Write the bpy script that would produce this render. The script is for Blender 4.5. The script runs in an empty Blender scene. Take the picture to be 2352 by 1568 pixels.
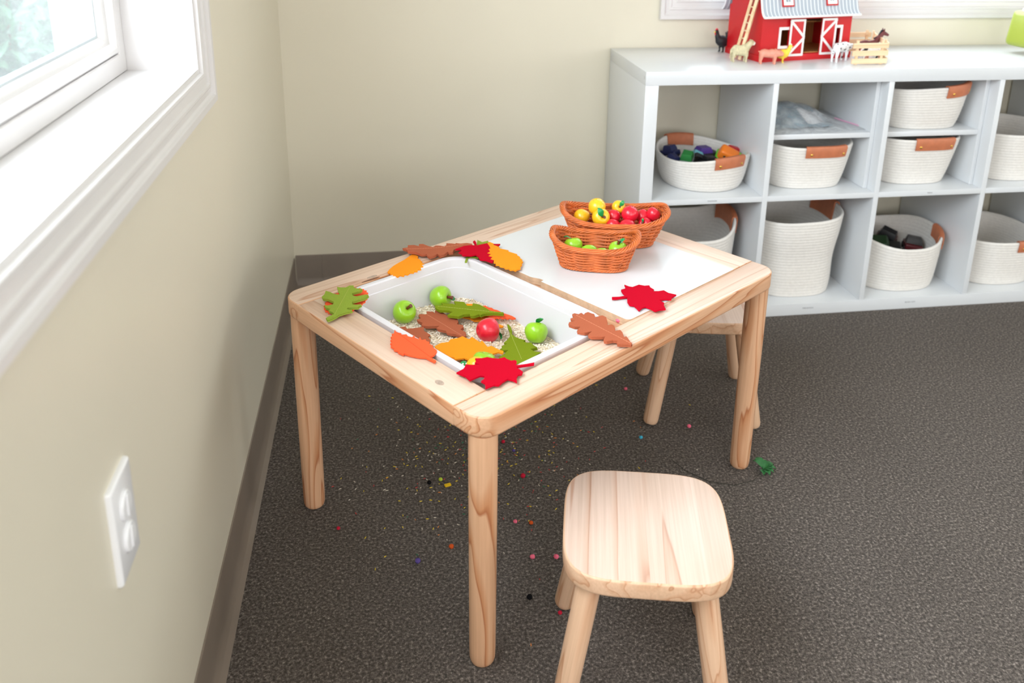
import bpy, bmesh, math, random
from mathutils import Vector, Matrix, Euler
from mathutils.geometry import delaunay_2d_cdt

# ------------------------------------------------------------------ camera, world, light, exposure
SC = bpy.context.scene
COL = SC.collection
cam_data = bpy.data.cameras.new('camera')
cam = bpy.data.objects.new('camera', cam_data)
COL.objects.link(cam)
cam.location = (0.3039, -2.6609, 1.2137)
cam.rotation_euler = (1.2700, -0.0165, -0.1563)
cam_data.sensor_width = 36.0
cam_data.lens = 30.70
cam_data.shift_x = -0.0114
cam_data.shift_y = -0.17024
cam_data.clip_start = 0.02
cam_data.dof.use_dof = True
cam_data.dof.focus_distance = 1.66
cam_data.dof.aperture_fstop = 4.0
SC.camera = cam

SC.view_settings.view_transform = 'Standard'
SC.view_settings.look = 'None'
SC.view_settings.gamma = 1.0
SC.view_settings.use_curve_mapping = False
SC.view_settings.exposure = 0.02

world = bpy.data.worlds.new('sky')
SC.world = world
world.use_nodes = True
# overcast sky, brighter towards the hidden sun on the left (-x) side
_nt = world.node_tree
_bg = _nt.nodes['Background']
_bg.inputs[0].default_value = (0.87, 0.925, 1.0, 1)
_tc = _nt.nodes.new('ShaderNodeTexCoord')
_dt = _nt.nodes.new('ShaderNodeVectorMath')
_dt.operation = 'DOT_PRODUCT'
_dt.inputs[1].default_value = (-0.93, -0.10, 0.35)
_nt.links.new(_tc.outputs['Generated'], _dt.inputs[0])
_mr = _nt.nodes.new('ShaderNodeMapRange')
_mr.interpolation_type = 'SMOOTHSTEP'
_mr.inputs['From Min'].default_value = -0.2
_mr.inputs['From Max'].default_value = 1.0
_mr.inputs['To Min'].default_value = 4.2
_mr.inputs['To Max'].default_value = 15.0
_nt.links.new(_dt.outputs['Value'], _mr.inputs['Value'])
_nt.links.new(_mr.outputs[0], _bg.inputs[1])


def area(name, loc, rot, sx, sy, power, color=(1, 1, 1), portal=False):
    d = bpy.data.lights.new(name, 'AREA')
    d.shape = 'RECTANGLE'
    d.size = sx
    d.size_y = sy
    d.energy = power
    d.color = color
    if portal:
        d.cycles.is_portal = True
    o = bpy.data.objects.new(name, d)
    o.location = loc
    o.rotation_euler = rot
    COL.objects.link(o)
    return o


PI = math.pi
area('portal_left', (-0.16, -1.9, 1.52), (0, -PI / 2, 0), 1.2, 1.5, 1, portal=True)
area('portal_back', (2.35, 0.16, 1.52), (-PI / 2, 0, 0), 2.3, 1.2, 1, portal=True)
area('overhead_fill_light', (0.9, -3.8, 2.52), (0, 0, 0), 1.2, 1.2, 14, (1.0, 0.96, 0.92))  # unseen fill, added to lift the back wall, carpet and legs
area('front_fill_light', (1.0, -5.9, 1.5), (PI / 2, 0, 0), 2.0, 1.6, 58, (0.92, 0.94, 1.0))  # fill added behind the camera to even out back wall and shelf
area('front_fill_light', (3.8, -5.9, 1.5), (PI / 2, 0, 0), 2.0, 1.6, 46, (0.90, 0.94, 1.0))  # second added fill, further right on the windowless front wall
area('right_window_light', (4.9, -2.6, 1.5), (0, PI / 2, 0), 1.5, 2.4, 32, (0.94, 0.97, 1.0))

# ------------------------------------------------------------------ materials


def lin(c):
    r = []
    for v in c[:3]:
        v = v / 255.0
        r.append(v / 12.92 if v <= 0.04045 else ((v + 0.055) / 1.055) ** 2.4)
    return (r[0], r[1], r[2], 1.0)


def newmat(name):
    m = bpy.data.materials.new(name)
    m.use_nodes = True
    nt = m.node_tree
    return m, nt, nt.nodes['Principled BSDF']


def node(nt, t, **kw):
    n = nt.nodes.new(t)
    for k, v in kw.items():
        setattr(n, k, v)
    return n


def noise(nt, scale, detail=3.0, coord=None, rough=0.5, dist=0.0):
    n = node(nt, 'ShaderNodeTexNoise')
    n.inputs['Scale'].default_value = scale
    n.inputs['Detail'].default_value = detail
    n.inputs['Roughness'].default_value = rough
    n.inputs['Distortion'].default_value = dist
    if coord is not None:
        nt.links.new(coord, n.inputs['Vector'])
    return n


def ramp(nt, fac, stops, interp='LINEAR'):
    r = node(nt, 'ShaderNodeValToRGB')
    cr = r.color_ramp
    cr.interpolation = interp
    while len(cr.elements) < len(stops):
        cr.elements.new(0.5)
    for e, (p, c) in zip(cr.elements, stops):
        e.position = p
        e.color = c if len(c) == 4 else (c[0], c[1], c[2], 1)
    nt.links.new(fac, r.inputs[0])
    return r


def coords(nt, kind='Object'):
    return node(nt, 'ShaderNodeTexCoord').outputs[kind]


def bump(nt, b, height, strength, dist=0.001):
    n = node(nt, 'ShaderNodeBump')
    n.inputs['Strength'].default_value = strength
    n.inputs['Distance'].default_value = dist
    nt.links.new(height, n.inputs['Height'])
    nt.links.new(n.outputs[0], b.inputs['Normal'])


def mat(name, c, rough=0.5, var=0.06, vscale=20.0, bs=0.0, bscale=200.0, metal=0.0, spec=0.5, sss=0.0, coat=0.0, trans=0.0):
    """plain surface with a little procedural colour variation"""
    m, nt, b = newmat(name)
    co = coords(nt)
    n = noise(nt, vscale, 3.0, co)
    L = lin(c)
    lo = [v * (1 - var) for v in L[:3]]
    hi = [min(1.0, v * (1 + var)) for v in L[:3]]
    r = ramp(nt, n.outputs[0], [(0.3, lo), (0.7, hi)])
    nt.links.new(r.outputs[0], b.inputs['Base Color'])
    b.inputs['Roughness'].default_value = rough
    b.inputs['Metallic'].default_value = metal
    b.inputs['Specular IOR Level'].default_value = spec
    if sss:
        b.inputs['Subsurface Weight'].default_value = sss
        b.inputs['Subsurface Radius'].default_value = (0.01, 0.01, 0.01)
    if coat:
        b.inputs['Coat Weight'].default_value = coat
        b.inputs['Coat Roughness'].default_value = 0.15
    if trans:
        b.inputs['Transmission Weight'].default_value = trans
    if bs:
        n2 = noise(nt, bscale, 4.0, co)
        bump(nt, b, n2.outputs[0], bs)
    return m


def wood(name, axis, light, mid, dark, rough=0.42, freq=12.0, amp=1.0, knots=False, strips=0.0):
    """pine with contour grain running along one object axis"""
    m, nt, b = newmat(name)
    co = coords(nt)
    oi = node(nt, 'ShaderNodeObjectInfo')
    mul = node(nt, 'ShaderNodeMath', operation='MULTIPLY')
    mul.inputs[1].default_value = 13.7
    nt.links.new(oi.outputs['Random'], mul.inputs[0])
    add = node(nt, 'ShaderNodeVectorMath', operation='ADD')
    nt.links.new(co, add.inputs[0])
    nt.links.new(mul.outputs[0], add.inputs[1])
    src = add.outputs[0]
    if strips:
        # glued strips: a step offset across the board
        sp = node(nt, 'ShaderNodeSeparateXYZ')
        nt.links.new(co, sp.inputs[0])
        st = node(nt, 'ShaderNodeMath', operation='SNAP')
        st.inputs[1].default_value = strips
        nt.links.new(sp.outputs['X'], st.inputs[0])
        sm = node(nt, 'ShaderNodeMath', operation='MULTIPLY')
        sm.inputs[1].default_value = 41.0
        nt.links.new(st.outputs[0], sm.inputs[0])
        add2 = node(nt, 'ShaderNodeVectorMath', operation='ADD')
        nt.links.new(src, add2.inputs[0])
        nt.links.new(sm.outputs[0], add2.inputs[1])
        src = add2.outputs[0]
    mp = node(nt, 'ShaderNodeMapping')
    sc = {'x': (1.1, 19, 19), 'y': (19, 1.1, 19), 'z': (19, 19, 1.1)}[axis]
    mp.inputs['Scale'].default_value = sc
    nt.links.new(src, mp.inputs['Vector'])
    n1 = noise(nt, 0.9, 2.0, mp.outputs[0], 0.45, 0.3)
    m1 = node(nt, 'ShaderNodeMath', operation='MULTIPLY')
    m1.inputs[1].default_value = freq
    nt.links.new(n1.outputs[0], m1.inputs[0])
    fr = node(nt, 'ShaderNodeMath', operation='FRACT')
    nt.links.new(m1.outputs[0], fr.inputs[0])
    L, Mi, D = lin(light), lin(mid), lin(dark)
    r1 = ramp(nt, fr.outputs[0], [(0.0, L), (0.55, L), (0.88, Mi), (0.95, D), (1.0, L)])
    # fine fibre streaks
    mp2 = node(nt, 'ShaderNodeMapping')
    mp2.inputs['Scale'].default_value = tuple(v * (6 if v > 2 else 2.0) for v in sc)
    nt.links.new(src, mp2.inputs['Vector'])
    n2 = noise(nt, 2.0, 4.0, mp2.outputs[0], 0.6)
    r2 = ramp(nt, n2.outputs[0], [(0.3, (0.90, 0.87, 0.84)), (0.65, (1.03, 1.03, 1.03))])
    mx = node(nt, 'ShaderNodeMix', data_type='RGBA', blend_type='MULTIPLY')
    mx.inputs['Factor'].default_value = 1.0
    nt.links.new(r1.outputs[0], mx.inputs[6])
    nt.links.new(r2.outputs[0], mx.inputs[7])
    # slow tint drift between boards
    n3 = noise(nt, 0.35, 1.0, mp.outputs[0])
    r3 = ramp(nt, n3.outputs[0], [(0.35, (0.93, 0.90, 0.86)), (0.65, (1.05, 1.03, 1.02))])
    mx2 = node(nt, 'ShaderNodeMix', data_type='RGBA', blend_type='MULTIPLY')
    mx2.inputs['Factor'].default_value = 1.0
    nt.links.new(mx.outputs[2], mx2.inputs[6])
    nt.links.new(r3.outputs[0], mx2.inputs[7])
    out = mx2.outputs[2]
    if knots:
        vo = node(nt, 'ShaderNodeTexVoronoi')
        vo.inputs['Scale'].default_value = 5.0
        nt.links.new(src, vo.inputs['Vector'])
        r4 = ramp(nt, vo.outputs['Distance'], [(0.0, lin((128, 84, 60))), (0.045, lin((150, 105, 78))), (0.07, (1, 1, 1)), (1, (1, 1, 1))])
        mx3 = node(nt, 'ShaderNodeMix', data_type='RGBA', blend_type='MULTIPLY')
        mx3.inputs['Factor'].default_value = 0.8
        nt.links.new(out, mx3.inputs[6])
        nt.links.new(r4.outputs[0], mx3.inputs[7])
        out = mx3.outputs[2]
    nt.links.new(out, b.inputs['Base Color'])
    b.inputs['Roughness'].default_value = rough
    bump(nt, b, n2.outputs[0], 0.08, 0.0006)
    return m


PINE = ((220, 176, 142), (202, 146, 106), (176, 112, 74))
PALE = ((224, 198, 180), (214, 182, 160), (194, 152, 126))  # lighter pine for top faces: window sheen put into the colour
wx = wood('pine_x', 'x', *PINE)
wxt = wood('pine_x_painted_sheen', 'x', *PALE, rough=0.34, freq=7)
wyt = wood('pine_y_painted_sheen', 'y', *PALE, rough=0.34, freq=5)
wy = wood('pine_y', 'y', *PINE)
wz = wood('pine_z', 'z', *PINE)
BEECH = ((224, 188, 158), (214, 172, 140), (196, 146, 112))
wseat = wood('seat_pine', 'y', *BEECH, strips=0.085, freq=6)
wseatt = wood('seat_pine_painted_sheen', 'y', (217, 194, 180), (208, 178, 160), (194, 156, 136), strips=0.085, freq=5, rough=0.34)  # seat top lightened to carry the sheen in its colour
wleg = wood('stool_leg_pine', 'z', *BEECH)
wtoy = wood('toy_wood', 'x', (238, 214, 178), (230, 200, 160), (216, 180, 138), freq=4)

# ------------------------------------------------------------------ mesh helpers


def obj(name, bm, m, parent=None, smooth=40, loc=None, rot=None):
    me = bpy.data.meshes.new(name)
    bmesh.ops.recalc_face_normals(bm, faces=bm.faces)
    bm.to_mesh(me)
    bm.free()
    for mm in (m if isinstance(m, (list, tuple)) else [m]):
        me.materials.append(mm)
    if smooth:
        me.polygons.foreach_set('use_smooth', [True] * len(me.polygons))
        me.set_sharp_from_angle(angle=math.radians(smooth))
    o = bpy.data.objects.new(name, me)
    COL.objects.link(o)
    if parent is not None:
        o.parent = parent
    if loc is not None:
        o.location = loc
    if rot is not None:
        o.rotation_euler = rot
    return o


def tag(o, label, cat, group=None, kind=None):
    if label:
        o['label'] = label
    if cat:
        o['category'] = cat
    if group:
        o['group'] = group
    if kind:
        o['kind'] = kind
    return o


def thing(name, label, cat, loc=(0, 0, 0), rz=0.0, group=None, rot=None):
    o = bpy.data.objects.new(name, None)
    o.empty_display_size = 0.05
    COL.objects.link(o)
    o.location = loc
    o.rotation_euler = rot if rot is not None else (0, 0, rz)
    return tag(o, label, cat, group)


def struct(name, bm, m, smooth=0):
    o = obj(name, bm, m, smooth=smooth)
    o['kind'] = 'structure'
    return o


def dup(root, loc=None, rot=None, label=None, group=None):
    r = root.copy()
    COL.objects.link(r)
    if loc is not None:
        r.location = loc
    if rot is not None:
        r.rotation_euler = rot
    if label:
        r['label'] = label
    if group:
        r['group'] = group
    for ch in list(root.children):
        c = ch.copy()
        COL.objects.link(c)
        c.parent = r
        for g in ch.children:
            d = g.copy()
            COL.objects.link(d)
            d.parent = c
    return r


def box(bm, x0, x1, y0, y1, z0, z1, bev=0.0, segs=2, mi=0):
    r = bmesh.ops.create_cube(bm, size=1.0)
    vs = r['verts']
    for v in vs:
        v.co = Vector((x0 + (v.co.x + 0.5) * (x1 - x0), y0 + (v.co.y + 0.5) * (y1 - y0), z0 + (v.co.z + 0.5) * (z1 - z0)))
    fs = set(f for v in vs for f in v.link_faces)
    for f in fs:
        f.material_index = mi
    if bev > 0:
        es = list(set(e for v in vs for e in v.link_edges))
        bmesh.ops.bevel(bm, geom=es, offset=bev, segments=segs, affect='EDGES', profile=0.6)
    return vs


def BOX(*a, **k):
    bm = bmesh.new()
    box(bm, *a, **k)
    return bm


def loft(bm, rings, closed=True, cap0=True, cap1=True, mi=0):
    """rings: lists of points of equal length"""
    vr = [[bm.verts.new(p) for p in r] for r in rings]
    n = len(vr[0])
    for a, b in zip(vr, vr[1:]):
        for i in range(n if closed else n - 1):
            j = (i + 1) % n
            f = bm.faces.new((a[i], a[j], b[j], b[i]))
            f.material_index = mi
    if cap0:
        bm.faces.new(list(reversed(vr[0]))).material_index = mi
    if cap1:
        bm.faces.new(vr[-1]).material_index = mi
    return vr


def lathe(bm, prof, segs=24, M=None, mi=0):
    rings = []
    for r, z in prof:
        ring = []
        for i in range(segs):
            a = 2 * PI * i / segs
            p = Vector((max(r, 1e-5) * math.cos(a), max(r, 1e-5) * math.sin(a), z))
            ring.append(M @ p if M is not None else p)
        rings.append(ring)
    return loft(bm, rings, True, True, True, mi)


def LATHE(prof, segs=24, M=None):
    bm = bmesh.new()
    lathe(bm, prof, segs, M)
    return bm


def tube(bm, pts, r, segs=8, closed=False, flat=1.0):
    """swept tube, r a number or a list"""
    pts = [Vector(p) for p in pts]
    n = len(pts)
    rings = []
    up = None
    for i in range(n):
        if closed:
            t = (pts[(i + 1) % n] - pts[i - 1])
        else:
            t = pts[min(i + 1, n - 1)] - pts[max(i - 1, 0)]
        t = t.normalized() if t.length > 1e-9 else Vector((0, 0, 1))
        if up is None:
            up = Vector((0, 0, 1)) if abs(t.z) < 0.9 else Vector((1, 0, 0))
        a = t.cross(up)
        if a.length < 1e-6:
            a = t.orthogonal()
        a.normalize()
        b = a.cross(t).normalized()
        up = b
        rr = r[i] if isinstance(r, (list, tuple)) else r
        rings.append([pts[i] + a * (math.cos(2 * PI * k / segs) * rr) + b * (math.sin(2 * PI * k / segs) * rr * flat) for k in range(segs)])
    if closed:
        vr = [[bm.verts.new(p) for p in q] for q in rings]
        for i in range(n):
            A, B = vr[i], vr[(i + 1) % n]
            for k in range(segs):
                j = (k + 1) % segs
                bm.faces.new((A[k], A[j], B[j], B[k]))
    else:
        loft(bm, rings)


def TUBE(*a, **k):
    bm = bmesh.new()
    tube(bm, *a, **k)
    return bm


def ellipsoid(bm, c, r, M=None, u=14, v=10):
    res = bmesh.ops.create_uvsphere(bm, u_segments=u, v_segments=v, radius=1.0)
    for w in res['verts']:
        p = Vector((w.co.x * r[0], w.co.y * r[1], w.co.z * r[2]))
        if M is not None:
            p = M @ p
        w.co = p + Vector(c)


def rrect(x0, x1, y0, y1, r, n=6):
    """rounded rectangle outline, r a number or four radii (x0y0, x1y0, x1y1, x0y1)"""
    rs = r if isinstance(r, (list, tuple)) else (r, r, r, r)
    out = []
    for (cx, cy, a0, rad) in ((x0, y0, PI, rs[0]), (x1, y0, 1.5 * PI, rs[1]), (x1, y1, 0, rs[2]), (x0, y1, 0.5 * PI, rs[3])):
        sx = 1 if cx == x0 else -1
        sy = 1 if cy == y0 else -1
        if rad <= 0:
            out.append((cx, cy))
            continue
        for i in range(n + 1):
            a = a0 + 0.5 * PI * i / n
            out.append((cx + sx * rad + rad * math.cos(a), cy + sy * rad + rad * math.sin(a)))
    return out


def inset(outl, d):
    n = len(outl)
    res = []
    for i in range(n):
        p0, p1, p2 = Vector(outl[i - 1]), Vector(outl[i]), Vector(outl[(i + 1) % n])
        e1, e2 = (p1 - p0), (p2 - p1)
        if e1.length < 1e-9 or e2.length < 1e-9:
            res.append(tuple(p1))
            continue
        e1.normalize()
        e2.normalize()
        n1, n2 = Vector((-e1.y, e1.x)), Vector((-e2.y, e2.x))
        m = n1 + n2
        k = m.dot(m)
        m = m * (2.0 / max(k, 0.5)) * d if k > 1e-6 else n1 * d
        res.append((p1.x + m.x, p1.y + m.y))
    return res


def slab(bm, outl, z0, z1, rt=0.0, rb=0.0, mi=0, top_mi=None):
    """prism of a counter-clockwise outline with softened top and bottom edges"""
    rings = []
    if rb > 0:
        for k in (0.0, 0.35, 0.7):
            a = k * PI / 2
            rings.append((rb * (1 - math.sin(a)), z0 + rb * (1 - math.cos(a))))
        rings.append((0, z0 + rb))
    else:
        rings.append((0, z0))
    if rt > 0:
        rings.append((0, z1 - rt))
        for k in (0.35, 0.7, 1.0):
            a = k * PI / 2
            rings.append((rt * (1 - math.cos(a)), z1 - rt * (1 - math.sin(a))))
    else:
        rings.append((0, z1))
    R = [[(x, y, z) for x, y in (inset(outl, d) if d > 0 else outl)] for d, z in rings]
    vr = loft(bm, R, True, True, True, mi)
    if top_mi is not None:
        for f in vr[-1][0].link_faces:
            if all(v in vr[-1] for v in f.verts):
                f.material_index = top_mi
    return vr


def SLAB(*a, **k):
    bm = bmesh.new()
    slab(bm, *a, **k)
    return bm


def remesh(bm, voxel, smooth_it=2):
    """fuse overlapping shapes into one continuous skin"""
    me = bpy.data.meshes.new('tmp')
    bmesh.ops.recalc_face_normals(bm, faces=bm.faces)
    bm.to_mesh(me)
    bm.free()
    o = bpy.data.objects.new('tmp', me)
    COL.objects.link(o)
    md = o.modifiers.new('r', 'REMESH')
    md.mode = 'VOXEL'
    md.voxel_size = voxel
    if smooth_it:
        ms = o.modifiers.new('s', 'SMOOTH')
        ms.iterations = smooth_it
    dg = bpy.context.evaluated_depsgraph_get()
    ev = o.evaluated_get(dg)
    me2 = bpy.data.meshes.new_from_object(ev)
    nb = bmesh.new()
    nb.from_mesh(me2)
    bpy.data.objects.remove(o)
    bpy.data.meshes.remove(me2)
    return nb


def lerp(a, b, t):
    return a + (b - a) * t


def sgnpow(v, p):
    return math.copysign(abs(v) ** p, v)
# ------------------------------------------------------------------ the room
def wall_material(name, c):
    m, nt, b = newmat(name)
    co = coords(nt)
    n = noise(nt, 1.6, 3.0, co)
    L = lin(c)
    r = ramp(nt, n.outputs[0], [(0.3, [v * 0.97 for v in L[:3]]), (0.7, [min(1, v * 1.02) for v in L[:3]])])
    # small chips and scuffs of the paint
    n2 = noise(nt, 26.0, 5.0, co, 0.7)
    r2 = ramp(nt, n2.outputs[0], [(0.735, (0, 0, 0)), (0.75, (1, 1, 1))])
    mx = node(nt, 'ShaderNodeMix', data_type='RGBA')
    nt.links.new(r2.outputs[0], mx.inputs['Factor'])
    nt.links.new(r.outputs[0], mx.inputs[6])
    mx.inputs[7].default_value = lin((226, 222, 210))
    nt.links.new(mx.outputs[2], b.inputs['Base Color'])
    b.inputs['Roughness'].default_value = 0.38
    n3 = noise(nt, 260.0, 3.0, co)
    bump(nt, b, n3.outputs[0], 0.12, 0.0008)
    return m


M_WALL = wall_material('cream_wall_paint', (224, 217, 198))
M_CEIL = mat('ceiling_white', (238, 236, 230), 0.8)
M_TRIM = mat('white_gloss_paint', (219, 216, 215), 0.28, 0.015, 6.0)
M_VINYL = mat('vinyl_base_grey', (124, 112, 101), 0.45, 0.06, 9.0)
M_WHITE = mat('white_laminate', (218, 221, 224), 0.22, 0.012, 3.0)


def carpet_material():
    m, nt, b = newmat('loop_carpet')
    co = coords(nt)
    n1 = noise(nt, 190.0, 6.0, co, 0.74)
    n2 = noise(nt, 900.0, 2.0, co)
    n4 = noise(nt, 120.0, 2.0, co)
    r1 = ramp(nt, n1.outputs[0], [(0.32, lin((32, 27, 23))), (0.45, lin((74, 66, 59))), (0.56, lin((114, 104, 97))), (0.68, lin((186, 174, 165)))])
    r2 = ramp(nt, n4.outputs[0], [(0.3, (0.80, 0.79, 0.78)), (0.7, (1.12, 1.12, 1.12))])
    mx = node(nt, 'ShaderNodeMix', data_type='RGBA', blend_type='MULTIPLY')
    mx.inputs['Factor'].default_value = 1.0
    nt.links.new(r1.outputs[0], mx.inputs[6])
    nt.links.new(r2.outputs[0], mx.inputs[7])
    n3 = noise(nt, 2.2, 4.0, co)
    r3 = ramp(nt, n3.outputs[0], [(0.3, (0.88, 0.87, 0.86)), (0.7, (1.05, 1.05, 1.05))])
    mx2 = node(nt, 'ShaderNodeMix', data_type='RGBA', blend_type='MULTIPLY')
    mx2.inputs['Factor'].default_value = 1.0
    nt.links.new(mx.outputs[2], mx2.inputs[6])
    nt.links.new(r3.outputs[0], mx2.inputs[7])
    nt.links.new(mx2.outputs[2], b.inputs['Base Color'])
    b.inputs['Roughness'].default_value = 0.95
    b.inputs['Specular IOR Level'].default_value = 0.15
    b.inputs['Sheen Weight'].default_value = 0.12
    b.inputs['Sheen Roughness'].default_value = 0.5
    ad = node(nt, 'ShaderNodeMath', operation='ADD')
    nt.links.new(n1.outputs[0], ad.inputs[0])
    nt.links.new(n2.outputs[0], ad.inputs[1])
    bump(nt, b, ad.outputs[0], 0.8, 0.003)
    return m


M_CARPET = carpet_material()
RX, RY, RH = 5.0, -6.0, 2.6
WT = 0.15
struct('floor', BOX(-WT, RX + WT, RY - WT, WT, -0.1, 0.0), M_CARPET)
struct('ceiling', BOX(-WT, RX + WT, RY - WT, WT, RH, RH + 0.1), M_CEIL)

W1 = (-2.75, -1.195, 0.936, 2.15)      # left window opening: y0 y1 z0 z1
W2 = (1.225, 3.475, 0.918, 2.15)       # back window opening: x0 x1 z0 z1
bm = bmesh.new()
box(bm, -WT, 0, W1[1], 0, 0, RH)
box(bm, -WT, 0, RY, W1[0], 0, RH)
box(bm, -WT, 0, W1[0], W1[1], 0, W1[2])
box(bm, -WT, 0, W1[0], W1[1], W1[3], RH)
struct('wall_left', bm, M_WALL)
bm = bmesh.new()
box(bm, -WT, W2[0], 0, WT, 0, RH)
box(bm, W2[1], RX + WT, 0, WT, 0, RH)
box(bm, W2[0], W2[1], 0, WT, 0, W2[2])
box(bm, W2[0], W2[1], 0, WT, W2[3], RH)
struct('wall_back', bm, M_WALL)
struct('wall_right', BOX(RX, RX + WT, RY, 0, 0, RH), M_WALL)
struct('wall_front', BOX(-WT, RX + WT, RY - WT, RY, 0, RH), M_WALL)

# vinyl cove base: profile (distance from wall, height)
BB = 0.1055
COVE = [(0.0, BB), (0.0025, BB - 0.001), (0.0035, BB - 0.004), (0.0035, 0.03), (0.006, 0.014), (0.012, 0.005), (0.02, 0.0015), (0.022, 0.0), (0.0, 0.0)]
bm = bmesh.new()
loft(bm, [[(d, y, z) for d, z in COVE] for y in (RY, -0.0225)])
struct('baseboard_left', bm, M_VINYL, 30)
bm = bmesh.new()
loft(bm, [[(x, -d, z) for d, z in COVE] for x in (0.0036, 0.085)])
loft(bm, [[(x, -d, z) for d, z in COVE] for x in (0.0858, RX)])
struct('baseboard_back', bm, M_VINYL, 30)


# --- windows
CASING = [(0.0, 0.0), (0.0, 0.004), (0.003, 0.0055), (0.006, 0.0055), (0.0085, 0.0105), (0.0125, 0.0115), (0.015, 0.0095), (0.028, 0.0115), (0.031, 0.0145),
          (0.035, 0.0150), (0.038, 0.0130), (0.047, 0.0125), (0.051, 0.0145), (0.054, 0.0185), (0.0645, 0.0190), (0.0662, 0.0175), (0.0662, 0.0)]


def casing(rect, W):
    a0, a1, z0, z1 = rect
    bm = bmesh.new()
    rings = []
    for w, h in CASING:
        rings.append([W(a0 - w, h, z0 - w), W(a1 + w, h, z0 - w), W(a1 + w, h, z1 + w), W(a0 - w, h, z1 + w)])
    loft(bm, rings, True, False, False)
    return bm


def glass_material():
    m, nt, b = newmat('window_glass')
    nt.nodes.remove(b)
    out = nt.nodes['Material Output']
    tr = node(nt, 'ShaderNodeBsdfTransparent')
    tr.inputs[0].default_value = (0.95, 0.98, 0.975, 1)
    gl = node(nt, 'ShaderNodeBsdfGlossy')
    gl.inputs['Roughness'].default_value = 0.01
    fr = node(nt, 'ShaderNodeFresnel')
    fr.inputs['IOR'].default_value = 1.35
    # faint streaks of dirt on the pane
    n = noise(nt, 3.0, 3.0, coords(nt))
    r = ramp(nt, n.outputs[0], [(0.3, (0, 0, 0)), (0.8, (0.05, 0.05, 0.05))])
    ad = node(nt, 'ShaderNodeMath', operation='ADD')
    nt.links.new(fr.outputs[0], ad.inputs[0])
    nt.links.new(r.outputs[0], ad.inputs[1])
    # translucent mix that puts a pale glare haze over the view outside
    veil = node(nt, 'ShaderNodeBsdfTranslucent')
    veil.inputs[0].default_value = (0.9, 0.95, 0.95, 1)
    m0 = node(nt, 'ShaderNodeMixShader')
    m0.inputs[0].default_value = 0.085
    nt.links.new(tr.outputs[0], m0.inputs[1])
    nt.links.new(veil.outputs[0], m0.inputs[2])
    mx = node(nt, 'ShaderNodeMixShader')
    nt.links.new(ad.outputs[0], mx.inputs[0])
    nt.links.new(m0.outputs[0], mx.inputs[1])
    nt.links.new(gl.outputs[0], mx.inputs[2])
    nt.links.new(mx.outputs[0], out.inputs[0])
    return m


M_GLASS = glass_material()
M_GASKET = mat('grey_gasket', (196, 206, 210), 0.5)


def frame_loft(rect, steps, W):
    """picture-frame sweep: steps are (inward distance, depth)"""
    a0, a1, z0, z1 = rect
    bm = bmesh.new()
    loft(bm, [[W(a0 + w, h, z0 + w), W(a1 - w, h, z0 + w), W(a1 - w, h, z1 - w), W(a0 + w, h, z1 - w)] for w, h in steps], True, False, False)
    return bm


def window(name, rect, W, sill_depth=-0.104):
    a0, a1, z0, z1 = rect
    root = bpy.data.objects.new(name, None)
    COL.objects.link(root)
    root['kind'] = 'structure'
    obj('casing', casing(rect, W), M_TRIM, root, 25)
    # reveal boards lining the opening, the sill board at the bottom
    t = 0.001
    bm = bmesh.new()
    loft(bm, [[W(a0 + t, 0.0045, z0 + t), W(a0 + t, 0.0045, z1 - t), W(a1 - t, 0.0045, z1 - t), W(a1 - t, 0.0045, z0 + t)],
              [W(a0 + t, -0.149, z0 + t), W(a0 + t, -0.149, z1 - t), W(a1 - t, -0.149, z1 - t), W(a1 - t, -0.149, z0 + t)]], False, False, False)
    obj('reveal', bm, M_TRIM, root, 0)
    bm = bmesh.new()
    loft(bm, [[W(a0 + t, 0.0045, z0 + t), W(a1 - t, 0.0045, z0 + t)], [W(a0 + t, -0.149, z0 + t), W(a1 - t, -0.149, z0 + t)]], False, False, False)
    obj('sill', bm, M_TRIM, root, 0)
    # fixed frame
    d = sill_depth
    obj('frame', frame_loft(rect, [(0.002, d - 0.04), (0.002, d), (0.030, d), (0.032, d - 0.002), (0.032, d - 0.01), (0.034, d - 0.012)], W), M_TRIM, root, 25)
    # sash with a rounded inner edge
    obj('sash', frame_loft(rect, [(0.034, d - 0.0125), (0.034, d - 0.002), (0.037, d + 0.001), (0.043, d + 0.001), (0.048, d - 0.003), (0.050, d - 0.008), (0.053, d - 0.009),
                                  (0.060, d - 0.016), (0.062, d - 0.020), (0.062, d - 0.04)], W), M_TRIM, root, 30)
    obj('gasket', frame_loft(rect, [(0.0605, d - 0.0205), (0.066, d - 0.021), (0.067, d - 0.03)], W), M_GASKET, root, 25)
    bm = bmesh.new()
    g = 0.062
    loft(bm, [[W(a0 + g, d - 0.024, z0 + g), W(a1 - g, d - 0.024, z0 + g)], [W(a0 + g, d - 0.024, z1 - g), W(a1 - g, d - 0.024, z1 - g)]], False, False, False)
    obj('pane', bm, M_GLASS, root, 0)
    # outside brick mould
    obj('outside_trim', frame_loft((a0 - 0.06, a1 + 0.06, z0 - 0.06, z1 + 0.06), [(0.0, -0.15), (0.0, -0.20), (0.07, -0.205), (0.075, -0.15)], W), M_TRIM, root, 25)
    return root


window('window_1', W1, lambda a, h, z: (h, a, z))
window('window_2', W2, lambda a, h, z: (a, -h, z))

# --- outside: lawn, shrubs
M_LAWN = mat('lawn', (92, 112, 76), 0.9, 0.25, 6.0)
struct('ground_outside', BOX(-14, -0.6, -4, 16, -0.5, -0.35), M_LAWN)


def leaf_material(c):
    return mat('foliage', c, 0.6, 0.3, 4.0)


M_FOL = leaf_material((88, 124, 102))
M_STEM = mat('twig_brown', (110, 88, 66), 0.8)


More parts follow.
